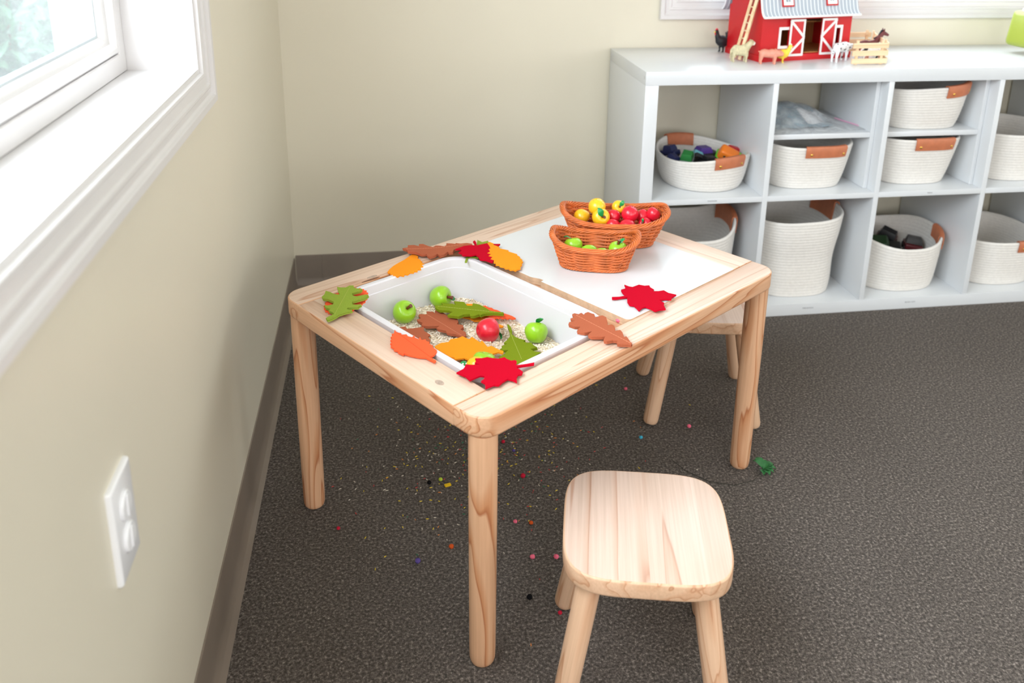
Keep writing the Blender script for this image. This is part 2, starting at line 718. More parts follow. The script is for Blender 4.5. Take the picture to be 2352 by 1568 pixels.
def shrub(loc, r, h, n, seed, label):
    rnd = random.Random(seed)
    root = thing('shrub', label, 'shrub', loc, 0, 'shrubs outside the left window')
    bm = bmesh.new()
    for i in range(n):
        a = rnd.random() * 2 * PI
        el = math.asin(rnd.uniform(-1, 1))
        rr = rnd.uniform(0.72, 1.0)
        p = Vector((math.cos(a) * math.cos(el) * r * rr, math.sin(a) * math.cos(el) * r * rr, h * 0.46 + math.sin(el) * h * 0.5 * rr))
        s = rnd.uniform(0.05, 0.11)
        E = Euler((rnd.uniform(-1, 1), rnd.uniform(-1, 1), rnd.uniform(0, 6.28))).to_matrix()
        q = [E @ Vector(v) * s + p for v in ((-1, 0, 0), (0, -.45, .1), (1.1, 0, -.1), (0, .45, .1))]
        bm.faces.new([bm.verts.new(v) for v in q])
    obj('foliage', bm, M_FOL, root, 0)
    bm = bmesh.new()
    for i in range(5):
        a = i * 1.3
        tube(bm, [(0, 0, 0), (math.cos(a) * r * .3, math.sin(a) * r * .3, h * .4), (math.cos(a) * r * .6, math.sin(a) * r * .6, h * .75)], 0.012, 6)
    obj('stem', bm, M_STEM, root)
    return root


SH = [((-3.0, 5.7, -.36), 1.05, 1.5, 'dense pale green shrub nearest the pane beyond the left window'),
      ((-4.6, 8.2, -.36), 1.35, 1.9, 'tall green shrub beyond the left window, behind the others'),
      ((-2.2, 8.0, -.36), 0.95, 1.5, 'green shrub at the right end of the view through the window')]
for i, (l, r, h, lab) in enumerate(SH):
    shrub(l, r, h, 4200, 11 + i, lab)

# --- outlet cover on the left wall with two child-proof plugs
M_PLATE = mat('white_plastic', (240, 240, 242), 0.25, 0.01)
root = thing('outlet_cover', 'white outlet cover plate with two round safety plugs, low on the left wall', 'outlet', (0, -1.797, 0.547))
o = obj('plate', SLAB(rrect(-0.036, 0.036, -0.0605, 0.0605, 0.004), 0, 0.0065, 0.004, 0), M_PLATE, root)
# slab is built in its own xy plane; turn it to face the room (+x)
TURN = Matrix(((0, 0, 1, 0), (1, 0, 0, 0), (0, 1, 0, 0), (0, 0, 0, 1)))
o.data.transform(TURN)
for s in (1, -1):
    bm = LATHE([(0.0165, 0.004), (0.0165, 0.0085), (0.0150, 0.010), (0.0, 0.010)], 24, Matrix.Translation((0, 0.0205 * s, 0)) @ Matrix.Diagonal((1, 1.05, 1, 1)))
    box(bm, -0.0025, 0.0025, 0.0205 * s - 0.013, 0.0205 * s + 0.013, 0.0095, 0.0115, 0.0008)
    p = obj('safety_plug', bm, M_PLATE, root)
    p.data.transform(TURN)

# ------------------------------------------------------------------ activity table
TA = 0.6097
TO = Vector((0.427, -1.5626, 0))
ca, sa = math.cos(TA), math.sin(TA)


def TW(u, v, z=0.0):
    return Vector((TO.x + ca * u - sa * v, TO.y + sa * u + ca * v, z))


TL, TD, TH = 0.8235, 0.5837, 0.4785
TB = 0.4405
RAIL = 0.0645
table = thing('activity_table', 'low pine play table with a white bin and a white board set in', 'table', TO, TA)


def rail_mesh(v0, v1, r):
    bm = bmesh.new()
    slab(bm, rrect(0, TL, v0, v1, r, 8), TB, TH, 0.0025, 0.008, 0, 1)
    return bm


CR = 0.038
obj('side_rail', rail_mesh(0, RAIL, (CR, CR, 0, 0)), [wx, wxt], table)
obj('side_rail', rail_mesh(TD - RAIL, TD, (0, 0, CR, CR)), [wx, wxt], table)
for u0, u1 in ((0.0, 0.0665), (TL - 0.0685, TL)):
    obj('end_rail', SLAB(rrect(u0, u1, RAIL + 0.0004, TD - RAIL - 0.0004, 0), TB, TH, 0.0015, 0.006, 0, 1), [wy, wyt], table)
# rebate ledge inside the frame and the cross bar
LZ = 0.4665
obj('ledge', BOX(0.0666, TL - 0.0686, RAIL + 0.0002, RAIL + 0.008, TB + 0.004, LZ, 0.001), wx, table)
obj('ledge', BOX(0.0666, TL - 0.0686, TD - RAIL - 0.008, TD - RAIL - 0.0002, TB + 0.004, LZ, 0.001), wx, table)
obj('ledge', BOX(0.0666, 0.0735, RAIL + 0.0085, TD - RAIL - 0.0085, TB + 0.004, LZ, 0.001), wy, table)
obj('ledge', BOX(TL - 0.0780, TL - 0.0686, RAIL + 0.0085, TD - RAIL - 0.0085, TB + 0.004, LZ, 0.001), wy, table)
obj('cross_bar', BOX(0.3895, 0.4295, RAIL + 0.0085, TD - RAIL - 0.0085, TB + 0.004, LZ, 0.0015), wy, table)
LEGP = [(r, z) for r, z in ((0.012, 0.0), (0.0165, 0.0015), (0.0195, 0.005), (0.0212, 0.011), (0.0218, 0.03), (0.0225, 0.25), (0.0228, TB + 0.001))]
LI = 0.0285
for u, v in ((LI, LI), (TL - LI, LI), (LI, TD - LI), (TL - LI, TD - LI)):
    obj('leg', LATHE(LEGP, 28), wz, table, 40, (u, v, 0))

# dark grey knot on the near end rail, set in the wood
M_KNOT = mat('grey_knot', (176, 154, 138), 0.5, 0.2, 300)
bm = bmesh.new()
lathe(bm, [(0.0095, TH - 0.004), (0.0095, TH + 0.00015), (0.0, TH + 0.0002)], 18, Matrix.Translation((0.026, 0.130, 0)) @ Matrix.Diagonal((0.62, 1.0, 1, 1)))
obj('knot', bm, M_KNOT, table)

# grey and dark stains along the inner edge of the far rail
M_BARK = mat('bark_stain', (112, 74, 54), 0.6, 0.3, 200)
for u, v, a, b_, mm in ((0.176, 0.5335, 0.012, 0.0045, M_KNOT), (0.166, 0.5238, 0.022, 0.0028, M_BARK)):
    bm = bmesh.new()
    lathe(bm, [(1.0, TH - 0.003), (1.0, TH + 0.00012), (0.0, TH + 0.00016)], 18, Matrix.Translation((u, v, 0)) @ Matrix.Diagonal((a, b_, 1, 1)))
    obj('knot', bm, mm, table)

# --- white bin standing in the left opening
M_BIN = mat('bin_plastic', (219, 216, 219), 0.3, 0.01, 5, sss=0.15)
BU0, BU1, BV0, BV1 = 0.0745, 0.3885, 0.0735, 0.5105
binroot = thing('storage_bin', 'white plastic bin of oats set into the left half of the table', 'bin', TW((BU0 + BU1) / 2, (BV0 + BV1) / 2, 0.0), TA)
hu, hv = (BU1 - BU0) / 2, (BV1 - BV0) / 2


def bin_ring(d, z, r):
    return [(x, y, z) for x, y in rrect(-hu + d, hu - d, -hv + d, hv - d, r, 8)]


bm = bmesh.new()
BZ = 0.4815
loft(bm, [bin_ring(0.022, 0.387, 0.045), bin_ring(0.018, 0.385, 0.05), bin_ring(0.012, 0.395, 0.055), bin_ring(0.0085, 0.466, 0.056), bin_ring(0.0005, 0.4668, 0.06), bin_ring(0.0, 0.4675, 0.06),
          bin_ring(0.0, BZ - 0.002, 0.06), bin_ring(0.0015, BZ - 0.0004, 0.059), bin_ring(0.004, BZ, 0.057), bin_ring(0.0105, BZ - 0.0002, 0.052), bin_ring(0.0135, BZ - 0.0025, 0.049),
          bin_ring(0.0148, BZ - 0.012, 0.048), bin_ring(0.0152, BZ - 0.0185, 0.048), bin_ring(0.0172, BZ - 0.0195, 0.046), bin_ring(0.0215, 0.40, 0.043), bin_ring(0.025, 0.391, 0.040), bin_ring(0.035, 0.3895, 0.03)])
obj('bin_body', bm, M_BIN, binroot, 35)

# --- oats (nobody could count them)
rnd = random.Random(5)
bm = bmesh.new()
OZ = 0.3985
GX, GY = 40, 56


def oat_h(x, y):
    return OZ + 0.003 * math.sin(x * 37 + 1) * math.cos(y * 29) + 0.0022 * math.sin(x * 90 + y * 70)


grid = []
for i in range(GX + 1):
    row = []
    for j in range(GY + 1):
        s, t = i / GX * 2 - 1, j / GY * 2 - 1
        # squircle mapping keeps the sheet inside the rounded bin corners
        k = 1 - 0.06 * (s * s) * (t * t)
        x, y = s * (hu - 0.0222) * k, t * (hv - 0.0222) * k
        row.append(bm.verts.new((x, y, oat_h(x, y) + rnd.uniform(-0.0006, 0.0006))))
    grid.append(row)
for i in range(GX):
    for j in range(GY):
        bm.faces.new((grid[i][j], grid[i + 1][j], grid[i + 1][j + 1], grid[i][j + 1]))
for i in range(11000):
    x, y = rnd.uniform(-1, 1) * (hu - 0.025), rnd.uniform(-1, 1) * (hv - 0.025)
    if abs(x) > hu - 0.045 and abs(y) > hv - 0.045:
        if math.hypot(abs(x) - (hu - 0.06), abs(y) - (hv - 0.06)) > 0.034:
            continue
    L, Wd = rnd.uniform(0.0018, 0.0032), rnd.uniform(0.0010, 0.0018)
    E = Euler((rnd.uniform(-.6, .6), rnd.uniform(-.6, .6), rnd.uniform(0, 6.28))).to_matrix()
    p = Vector((x, y, oat_h(x, y) + rnd.uniform(0.0004, 0.0022)))
    top = [bm.verts.new(p + E @ Vector((math.cos(a) * L, math.sin(a) * Wd, 0.00035))) for a in (0, 1.05, 2.1, 3.14, 4.2, 5.25)]
    f = bm.faces.new(top)
    f.material_index = rnd.choice((0, 0, 0, 1, 1, 2))
oats = obj('rolled_oats', bm, [mat('oat_cream', (240, 224, 200), 0.7, 0.08, 300), mat('oat_pale', (248, 238, 222), 0.7, 0.05, 300), mat('oat_tan', (214, 188, 152), 0.7, 0.1, 300)], None, 0, TW((BU0 + BU1) / 2, (BV0 + BV1) / 2, 0), (0, 0, TA))
tag(oats, 'layer of pale rolled oats filling the bottom of the white bin', 'oats', None, 'stuff')

# --- white board lying over the right opening, with a finger notch
M_BOARD = mat('white_board', (218, 220, 222), 0.18, 0.01, 4)
M_PLY = mat('plywood_edge', (196, 164, 134), 0.6, 0.12, 90)
out = rrect(0.4085, 0.7520, 0.0615, 0.5165, (0.011, 0.003, 0.003, 0.004), 5)
# notch cut in the edge that faces the bin (that edge runs from v1 down to v0)
notch = [(0.4085, 0.318), (0.4100, 0.312), (0.4135, 0.304), (0.4165, 0.296), (0.4170, 0.2885), (0.4085, 0.2870)]
out = out + notch
bm = bmesh.new()
slab(bm, out, 0.4672, 0.4722)
board = obj('lower_layer', bm, M_PLY, None, 0)
bm = bmesh.new()
slab(bm, inset(out, 0.0004), 0.4724, 0.4812, 0, 0, 1, 0)
for f in bm.faces:
    f.material_index = 0 if f.calc_center_median().z > 0.481 else 1
board_t = thing('whiteboard_lid', 'white board lid with a plywood edge covering the right half of the table', 'board', TO, TA)
board.name = 'plywood_base'
board.parent = board_t
obj('white_face', bm, [M_BOARD, M_PLY], board_t, 0)
# ------------------------------------------------------------------ felt leaves
def felt(name, c):
    m, nt, b = newmat(name)
    co = coords(nt)
    n = noise(nt, 900.0, 3.0, co, 0.7)
    L = lin(c)
    r = ramp(nt, n.outputs[0], [(0.3, [v * 0.86 for v in L[:3]]), (0.7, [min(1, v * 1.12) for v in L[:3]])])
    nt.links.new(r.outputs[0], b.inputs['Base Color'])
    b.inputs['Roughness'].default_value = 0.95
    b.inputs['Specular IOR Level'].default_value = 0.1
    bump(nt, b, n.outputs[0], 0.3, 0.0006)
    return m


F_GREEN = felt('felt_green', (138, 158, 58))
F_GREEN2 = felt('felt_olive', (122, 138, 26))
F_BROWN = felt('felt_brown', (172, 94, 66))
F_RED = felt('felt_red', (188, 0, 34))
F_ORANGE = felt('felt_orange', (253, 148, 34))
F_CORAL = felt('felt_coral', (250, 96, 56))
T_PALE = felt('thread_pale', (172, 178, 86))
T_TAN = felt('thread_tan', (206, 136, 104))
T_RUST = felt('thread_rust', (224, 82, 46))

LEAF_SHAPES = {
 'G1': ((0.0552,0.4649),(0.4885,0,0),(-535,-417,-547,-484,-480,-493,-362,-469,-279,-437,-167,-459,-39,-507,-61,-460,-83,-394,-32,-350,35,-411,97,-480,153,-453,199,-448,145,-408,82,-323,148,-222,279,-255,388,-282,414,-277,491,-246,475,-203,413,-171,310,-127,275,-29,337,65,438,33,479,11,547,47,514,97,477,160,469,212,513,283,463,343,367,333,302,406,267,477,207,358,133,176,74,272,65,397,35,507,-56,404,-139,362,-164,299,-110,202,-93,24,-151,-51,-248,-19,-284,50,-311,-36,-284,-170,-335,-186,-325,-329,-352,-384,-441,-397),(-332,-389,423,283)),
 'C0': ((0.0748,0.4700),(0.4820,0,0),(502,291,443,304,444,357,377,356,360,403,288,387,256,424,184,396,136,421,68,382,9,394,-51,346,-119,344,-168,289,-240,274,-275,216,-347,187,-366,130,-434,90,-435,37,-495,-12,-479,-59,-528,-113,-496,-151,-530,-208,-483,-234,-502,-291,-443,-304,-444,-357,-377,-356,-360,-403,-288,-387,-256,-424,-184,-396,-136,-421,-68,-382,-9,-394,51,-346,119,-344,168,-289,240,-274,275,-216,347,-187,366,-130,434,-90,435,-37,495,12,479,59,528,113,496,151,530,208,483,234),(-476,-277,451,262)),
 'O1': ((0.2551,0.5271),(0.4820,0,0),(-461,-1,-347,81,-205,157,-53,210,172,272,346,349,458,393,497,322,479,212,411,148,405,29,358,1,380,-55,330,-86,324,-195,262,-192,232,-284,165,-276,118,-362,62,-318,1,-391,-48,-347,-96,-393,-148,-346,-240,-386,-275,-332,-340,-387,-371,-311,-455,-342,-460,-281,-497,-231,-461,-189,-492,-138,-448,-95,-490,-58),(-427,-48,448,275)),
 'B1': ((0.3548,0.5503),(0.4875,0,0),(-629,384,-503,370,-417,475,-301,415,-260,301,-178,393,-103,348,-89,183,-52,72,51,102,115,24,149,-63,216,-53,284,26,344,-49,398,-140,434,-116,482,-214,595,-293,647,-405,603,-475,420,-441,318,-372,204,-335,91,-425,17,-380,23,-335,-105,-396,-244,-405,-223,-292,-362,-341,-462,-333,-464,-262,-417,-168,-513,-125,-542,55,-647,177,-603,276),(-584,302,506,-302)),
 'R1': ((0.4136,0.4622),(0.4915,0,0),(-407,480,-156,493,-13,431,55,349,106,456,163,560,228,578,179,479,74,333,234,299,371,266,392,159,509,55,297,-39,256,-194,39,-252,-107,-450,-287,-578,-310,-390,-377,-290,-302,-155,-276,-34,-387,-5,-463,91,-509,111,-467,198,-471,292,-342,329,-344,403),None),
 'G2': ((0.4133,0.4950),(0.4830,0,0),(-572,-359,-536,-391,-395,-254,-320,-259,-213,-375,-151,-286,-58,-327,37,-349,93,-230,230,-224,288,-103,421,-48,572,197,421,218,429,391,244,198,131,210,-3,112,-47,194,-142,63,-238,64,-273,-73,-358,-163),(-501,-322,418,176)),
 'O2': ((0.4187,0.4197),(0.4960,0,0),(262,681,355,719,354,578,301,538,315,351,258,316,338,86,291,53,344,-175,309,-194,299,-309,259,-343,240,-440,194,-471,188,-515,108,-544,70,-609,3,-628,-73,-716,-155,-701,-221,-719,-222,-653,-284,-625,-256,-553,-318,-517,-287,-448,-332,-376,-306,-313,-355,-270,-281,-197,-316,-165,-242,-92,-265,-11,-153,52,-185,142,-82,175,-100,274,8,304,55,411,119,418,203,559),(295,653,37,-618)),
 'G3': ((0.2963,0.3786),(0.4229,0.02,0),(-354,606,-236,498,-195,604,-164,540,-58,416,-39,341,39,488,110,389,161,309,103,144,177,73,253,150,318,13,313,-179,293,-332,346,-446,441,-571,393,-606,269,-445,129,-345,39,-343,36,-298,-78,-282,-136,-226,-92,-163,-185,-96,-320,-92,-441,107,-278,137,-305,252,-425,388,-420,521),(-339,531,331,-462)),
 'B2': ((0.2349,0.3795),(0.4120,0,0),(-270,512,-180,490,-151,614,-92,663,1,561,56,597,87,664,176,562,166,485,236,573,314,538,293,316,272,233,286,103,356,19,283,-102,190,-174,253,-280,199,-360,102,-384,104,-543,2,-664,-68,-640,-91,-465,-177,-309,-140,-236,-209,-83,-200,-23,-103,-6,-301,160,-356,250,-269,321,-292,449),(11,562,-36,-592)),
 'B3': ((0.1709,0.3913),(0.4100,0,0),(-88,532,-40,456,-72,396,55,338,17,236,147,159,304,85,207,-54,202,-257,118,-286,70,-425,-40,-532,-128,-471,-167,-323,-254,-282,-241,-106,-304,-10,-240,124,-243,282,-154,359),(-98,388,-3,-397)),
 'C1': ((0.0598,0.2458),(0.4835,0,0),(124,675,89,567,131,493,107,444,175,397,152,323,182,250,251,279,213,209,227,116,287,163,241,52,310,31,277,-22,297,-85,259,-119,265,-226,233,-247,218,-393,182,-438,70,-493,-11,-490,-5,-654,-51,-675,-63,-547,-68,-457,-139,-374,-213,-236,-253,-110,-283,-141,-304,-8,-269,9,-310,96,-272,128,-278,233,-226,253,-226,320,-161,347,-157,412,-100,429,-85,502,-34,509,-10,575,33,571),(94,570,-12,-578)),
 'O3': ((0.1998,0.2627),(0.4180,0,0),(-394,507,-230,531,-104,464,-3,523,129,460,235,460,247,286,351,324,326,57,402,93,313,-160,393,-181,401,-370,428,-474,365,-531,335,-443,246,-423,100,-390,-31,-341,-137,-384,-244,-270,-258,-187,-411,-107,-389,-50,-424,-1,-428,160,-428,284,-415,427),(-359,456,362,-414)),
 'O4': ((0.3157,0.3644),(0.4060,0,0),(-283,251,-198,76,-199,-52,-116,-117,-76,-204,35,-295,37,-376,-16,-548,33,-624,87,-610,70,-470,177,-262,204,-107,243,157,283,393,265,547,180,624,-37,544,-190,414),None),
 'C2': ((0.3396,0.3441),(0.4130,0,0),(-147,-144,-93,-150,-93,-199,-36,-202,-44,-259,25,-267,14,-327,84,-333,87,-394,160,-421,169,-322,161,-234,128,-105,125,90,95,157,111,243,69,298,86,402,27,421,-106,304,-169,97,-168,-51),None),
 'G4': ((0.2781,0.2301),(0.4138,0,-0.08),(541,720,546,674,492,560,416,452,286,314,246,173,247,61,275,-69,201,-87,216,-183,278,-227,226,-336,203,-462,74,-410,54,-525,101,-657,-35,-673,-203,-700,-361,-720,-505,-671,-475,-494,-488,-347,-546,-233,-380,-201,-227,-140,-295,-64,-312,-3,-214,25,-199,72,-51,72,-72,149,52,190,196,267,351,449,452,605),(310,381,-325,-597)),
 'R2': ((0.1151,0.0904),(0.4855,0,0),(-573,362,-419,373,-347,414,-299,457,-230,374,-129,298,-160,393,-91,432,-59,500,31,426,115,396,160,309,222,228,326,205,314,125,328,47,390,19,387,-26,337,-77,284,-113,419,-188,547,-239,573,-248,522,-293,386,-222,258,-160,244,-182,244,-253,231,-334,167,-379,109,-350,29,-402,-55,-500,-62,-409,-95,-329,-212,-339,-325,-373,-377,-315,-541,-298,-451,-192,-454,-97,-375,-79,-316,-25,-351,30,-458,41,-562,42,-536,180,-558,291),None),
 'B4': ((0.3383,0.0655),(0.4885,0,0),(22,724,79,720,106,648,186,651,165,568,229,598,301,590,307,506,324,458,245,363,322,343,397,322,390,226,283,111,178,14,254,-23,245,-94,117,-218,207,-255,169,-337,57,-469,107,-479,59,-566,0,-660,-7,-698,-64,-724,-87,-675,-214,-540,-178,-504,-123,-481,-165,-406,-276,-361,-303,-312,-264,-286,-171,-237,-266,-152,-350,-71,-357,-2,-307,16,-202,44,-332,103,-397,221,-342,253,-224,298,-295,372,-314,503,-247,549,-124,505,-160,586,-126,629,-41,615,-19,677),(43,641,-32,-692)),
 'R3': ((0.4998,0.0986),(0.4865,0,0),(-474,404,-354,312,-225,266,-181,380,-115,476,-90,498,-1,475,62,514,135,602,137,488,172,425,348,411,394,305,478,253,416,181,395,73,317,42,401,-33,509,-77,482,-209,533,-362,382,-371,292,-420,222,-333,94,-277,73,-422,-18,-482,-116,-602,-203,-537,-323,-515,-304,-398,-316,-286,-385,-267,-533,-306,-472,-189,-440,-102,-485,-38,-408,75,-291,179,-243,197,-278,222,-470,304,-525,353),None),
}


def in_poly(x, y, P):
    c = False
    n = len(P)
    for i in range(n):
        (x1, y1), (x2, y2) = P[i], P[i - 1]
        if (y1 > y) != (y2 > y) and x < (x2 - x1) * (y - y1) / (y2 - y1) + x1:
            c = not c
    return c


def edge_dist(x, y, P):
    d = 9.0
    p = Vector((x, y))
    for i in range(len(P)):
        a, b = Vector(P[i - 1]), Vector(P[i])
        ab = b - a
        t = 0 if ab.length_squared < 1e-12 else max(0, min(1, (p - a).dot(ab) / ab.length_squared))
        d = min(d, (a + ab * t - p).length)
    return d


def felt_sheet(bm, P, z0, th, zf, sx=0.0, sy=0.0):
    V = [Vector(p) for p in P]
    n = len(V)
    xs, ys = [p[0] for p in P], [p[1] for p in P]
    g = 0.008
    x = min(xs)
    while x < max(xs):
        y = min(ys)
        while y < max(ys):
            if in_poly(x, y, P) and edge_dist(x, y, P) > 0.0025:
                V.append(Vector((x, y)))
            y += g
        x += g
    vo, eo, fo = delaunay_2d_cdt(V, [], [list(range(n))], 1, 1e-6)[:3]
    top = [bm.verts.new((p.x + sx, p.y + sy, z0 + th + zf(p.x, p.y))) for p in vo]
    bot = [bm.verts.new((p.x + sx, p.y + sy, z0 + zf(p.x, p.y))) for p in vo]
    cnt = {}
    for f in fo:
        bm.faces.new([top[i] for i in f])
        bm.faces.new([bot[i] for i in reversed(f)])
        for i in range(len(f)):
            a, b = f[i], f[(i + 1) % len(f)]
            cnt.setdefault((min(a, b), max(a, b)), []).append((a, b))
    for k, l in cnt.items():
        if len(l) == 1:
            a, b = l[0]
            bm.faces.new((top[b], top[a], bot[a], bot[b]))


def felt_leaf(key, name, label, m, layers=1, th=0.0026, thread=None, curl=None, solid=True):
    (cu, cv), (zc, a, b), pts, mid = LEAF_SHAPES[key]
    P = [(pts[i] * 1e-4, pts[i + 1] * 1e-4) for i in range(0, len(pts), 2)]
    zf = (lambda x, y: a * x + b * y) if curl is None else (lambda x, y: a * x + b * y + curl(x, y))
    root = thing(name, label, 'felt leaf', TW(cu, cv, zc), TA, 'felt leaves scattered over the table')
    bm = bmesh.new()
    for k in range(layers):
        felt_sheet(bm, P, -(k + 1) * th - k * 0.0004, th, zf, 0.0007 * k, -0.0006 * k)
    obj('felt_blade', bm, m, root, 30)
    if mid and thread:
        M = [(mid[i] * 1e-4, mid[i + 1] * 1e-4) for i in range(0, 4, 2)]
        bm = bmesh.new()
        N = 22
        for i in range(N):
            s0, s1 = i / N, (i + 0.78) / N
            q = []
            for s in (s0, (s0 + s1) / 2, s1):
                x, y = lerp(M[0][0], M[1][0], s), lerp(M[0][1], M[1][1], s)
                q.append((x, y, zf(x, y) + 0.0001))
            tube(bm, q, 0.00045, 5)
        obj('stitched_vein', bm, thread, root, 60)
    return root


felt_leaf('C0', 'serrated_leaf', 'round coral felt leaf lying under the green leaf at the left table corner', F_CORAL, 1)
felt_leaf('G1', 'lobed_leaf', 'green lobed felt leaf on the left table corner, on top of a coral leaf', F_GREEN, 2, 0.0026, T_PALE, lambda x, y: 0.004 * max(0, (x + 0.03)) / 0.05)
felt_leaf('O1', 'serrated_leaf', 'orange felt leaf at the back rim of the bin, left of the brown oak leaf', F_ORANGE, 1)
felt_leaf('G2', 'lobed_leaf', 'green felt leaf mostly covered by the red maple leaf at the bin back corner', F_GREEN, 1)
felt_leaf('B1', 'oak_leaf', 'brown oak felt leaf lying on the far table rail behind the bin', F_BROWN, 2, 0.0026, T_TAN, lambda x, y: 0.10 * abs(x) ** 1.2)
felt_leaf('R1', 'maple_leaf', 'red maple felt leaf at the bin back corner, half under an orange leaf', F_RED, 1, 0.003)
felt_leaf('O2', 'serrated_leaf', 'orange felt leaf lying on the white board next to the back corner of the bin', F_ORANGE, 1, 0.003, None, lambda x, y: -0.05 * max(0.0, y * -1 + 0.0) - 0.004)
felt_leaf('O4', 'maple_leaf', 'orange felt leaf in the bin, under the green leaf and behind the red apple', F_ORANGE, 1)
felt_leaf('C2', 'serrated_leaf', 'coral felt leaf in the bin against its far wall, under the green leaf', F_CORAL, 1)
felt_leaf('G3', 'oak_leaf', 'olive green felt leaf lying across the middle of the bin beside the far apple', F_GREEN2, 2, 0.0026, T_PALE)
felt_leaf('B2', 'oak_leaf', 'brown oak felt leaf lying on the oats in the middle of the bin', F_BROWN, 2, 0.0026, T_TAN)
felt_leaf('B3', 'oak_leaf', 'brown oak felt leaf in the bin, partly hidden by the near rim', F_BROWN, 1, 0.003)
felt_leaf('O3', 'serrated_leaf', 'large orange felt leaf on the oats at the near end of the bin', F_ORANGE, 1, 0.003)
felt_leaf('G4', 'lobed_leaf', 'olive green felt leaf with a long stalk in the right end of the bin', F_GREEN2, 2, 0.0026, T_PALE)
felt_leaf('C1', 'serrated_leaf', 'coral felt leaf with toothed edge lying on the near rim of the bin', F_CORAL, 1, 0.003, T_RUST)
felt_leaf('R2', 'maple_leaf', 'red maple felt leaf over the near corner of the bin, its stalk to the right', F_RED, 1, 0.003)
felt_leaf('B4', 'oak_leaf', 'brown oak felt leaf on the front rail between the bin and the board', F_BROWN, 2, 0.0028, T_TAN)
felt_leaf('R3', 'maple_leaf', 'red maple felt leaf lying alone on the front edge of the white board', F_RED, 1, 0.003)

# ------------------------------------------------------------------ toy fruit
P_GREEN = mat('toy_apple_green', (150, 202, 38), 0.28, 0.05, 30, coat=0.3)
P_RED = mat('toy_apple_red', (218, 24, 50), 0.3, 0.05, 30, coat=0.3)
P_YELLOW = mat('toy_fruit_yellow', (250, 192, 34), 0.3, 0.05, 30, coat=0.3)
P_LEAF = mat('toy_leaf_green', (20, 148, 74), 0.3, 0.06, 60, coat=0.3)
P_BROWN = mat('toy_stem_brown', (112, 56, 34), 0.4)
P_EYE = mat('toy_eye_white', (245, 245, 245), 0.3)
APPLE = [(0.0, -0.70), (0.10, -0.78), (0.22, -0.83), (0.40, -0.82), (0.62, -0.70), (0.83, -0.42), (0.97, -0.05), (1.0, 0.2), (0.94, 0.48), (0.78, 0.72), (0.55, 0.85), (0.36, 0.87), (0.2, 0.81), (0.08, 0.68), (0.0, 0.60)]
PEAR = [(0.0, -0.86), (0.2, -0.9), (0.55, -0.78), (0.85, -0.45), (0.98, 0.0), (0.9, 0.38), (0.66, 0.72), (0.42, 0.95), (0.22, 1.08), (0.06, 1.1), (0.0, 1.08)]
ROUND = [(0.0, -0.92), (0.2, -0.93), (0.55, -0.82), (0.85, -0.5), (1.0, 0.0), (0.92, 0.42), (0.7, 0.75), (0.42, 0.92), (0.24, 0.95), (0.2, 1.02), (0.1, 1.0), (0.0, 0.93)]


def axis_rot(ax):
    return Vector((0, 0, 1)).rotation_difference(Vector(ax).normalized()).to_matrix().to_4x4()


def fruit(name, label, m, centre, r, ax=(0, 0, 1), prof=APPLE, stem=None, leaf=None, group=None, cat='toy fruit', spin=0.0):
    c = Vector(centre)
    M = Matrix.Translation((0, 0, r)) @ axis_rot(ax) @ Matrix.Rotation(spin, 4, 'Z')
    root = thing(name, label, cat, (c.x, c.y, c.z - r), 0, group)
    bm = bmesh.new()
    lathe(bm, [(a * r, b * r) for a, b in prof], 28)
    bmesh.ops.transform(bm, matrix=M, verts=bm.verts)
    obj('body', bm, m, root, 80)
    if stem:
        L = stem
        bm = bmesh.new()
        tube(bm, [(0, 0, 0.58 * r), (0.01 * r, 0, (0.62 + L * 0.5) * r), (0.10 * r, 0, (0.64 + L) * r)], [0.10 * r, 0.12 * r, 0.17 * r], 10)
        bmesh.ops.transform(bm, matrix=M, verts=bm.verts)
        obj('stem', bm, P_BROWN, root, 50)
    if leaf:
        bm = bmesh.new()
        a0, Ln = leaf
        rows = []
        for i in range(9):
            t = i / 8
            w = 0.32 * Ln * math.sin(PI * min(1, t * 0.96 + 0.04)) ** 0.8
            x = (0.08 + Ln * t) * r
            z = (0.80 + 0.35 * math.sin(t * 2.2)) * r
            rows.append([(x, -w * r, z), (x, -w * .5 * r, z + .07 * r), (x, 0, z + .03 * r), (x, w * .5 * r, z + .07 * r), (x, w * r, z), (x, 0, z - .07 * r)])
        loft(bm, rows)
        bmesh.ops.transform(bm, matrix=M @ Matrix.Rotation(a0, 4, 'Z'), verts=bm.verts)
        obj('leaf', bm, P_LEAF, root, 60)
    return root


GB = 'toy apples in the bin of oats'
fruit('toy_apple', 'green toy apple at the left of the bin, brown stem towards the camera', P_GREEN, (0.326, -1.073, 0.4195), 0.0235, (0.42, -0.50, 0.75), stem=0.62, group=GB)
fruit('toy_apple', 'green toy apple against the back wall of the bin, lying on its side', P_GREEN, (0.402, -1.011, 0.4195), 0.0235, (0.80, -0.50, 0.18), stem=0.62, leaf=(0.3, 0.6), group=GB)
fruit('toy_apple', 'green toy apple at the right end of the bin, green leaf upwards', P_GREEN, (0.573, -1.190, 0.4195), 0.0225, (0.12, 0.52, 0.84), leaf=(-1.3, 1.0), group=GB)
fruit('toy_apple', 'red toy apple lying on the oats in the bin', P_RED, (0.482, -1.168, 0.4205), 0.0235, (0.86, 0.22, -0.15), leaf=(-0.5, 0.7), group=GB)
fruit('toy_apple', 'green toy apple peeping out behind the red maple leaf in the bin', P_GREEN, (0.463, -1.275, 0.4120), 0.0215, (0.2, 0.3, 0.9), group=GB)
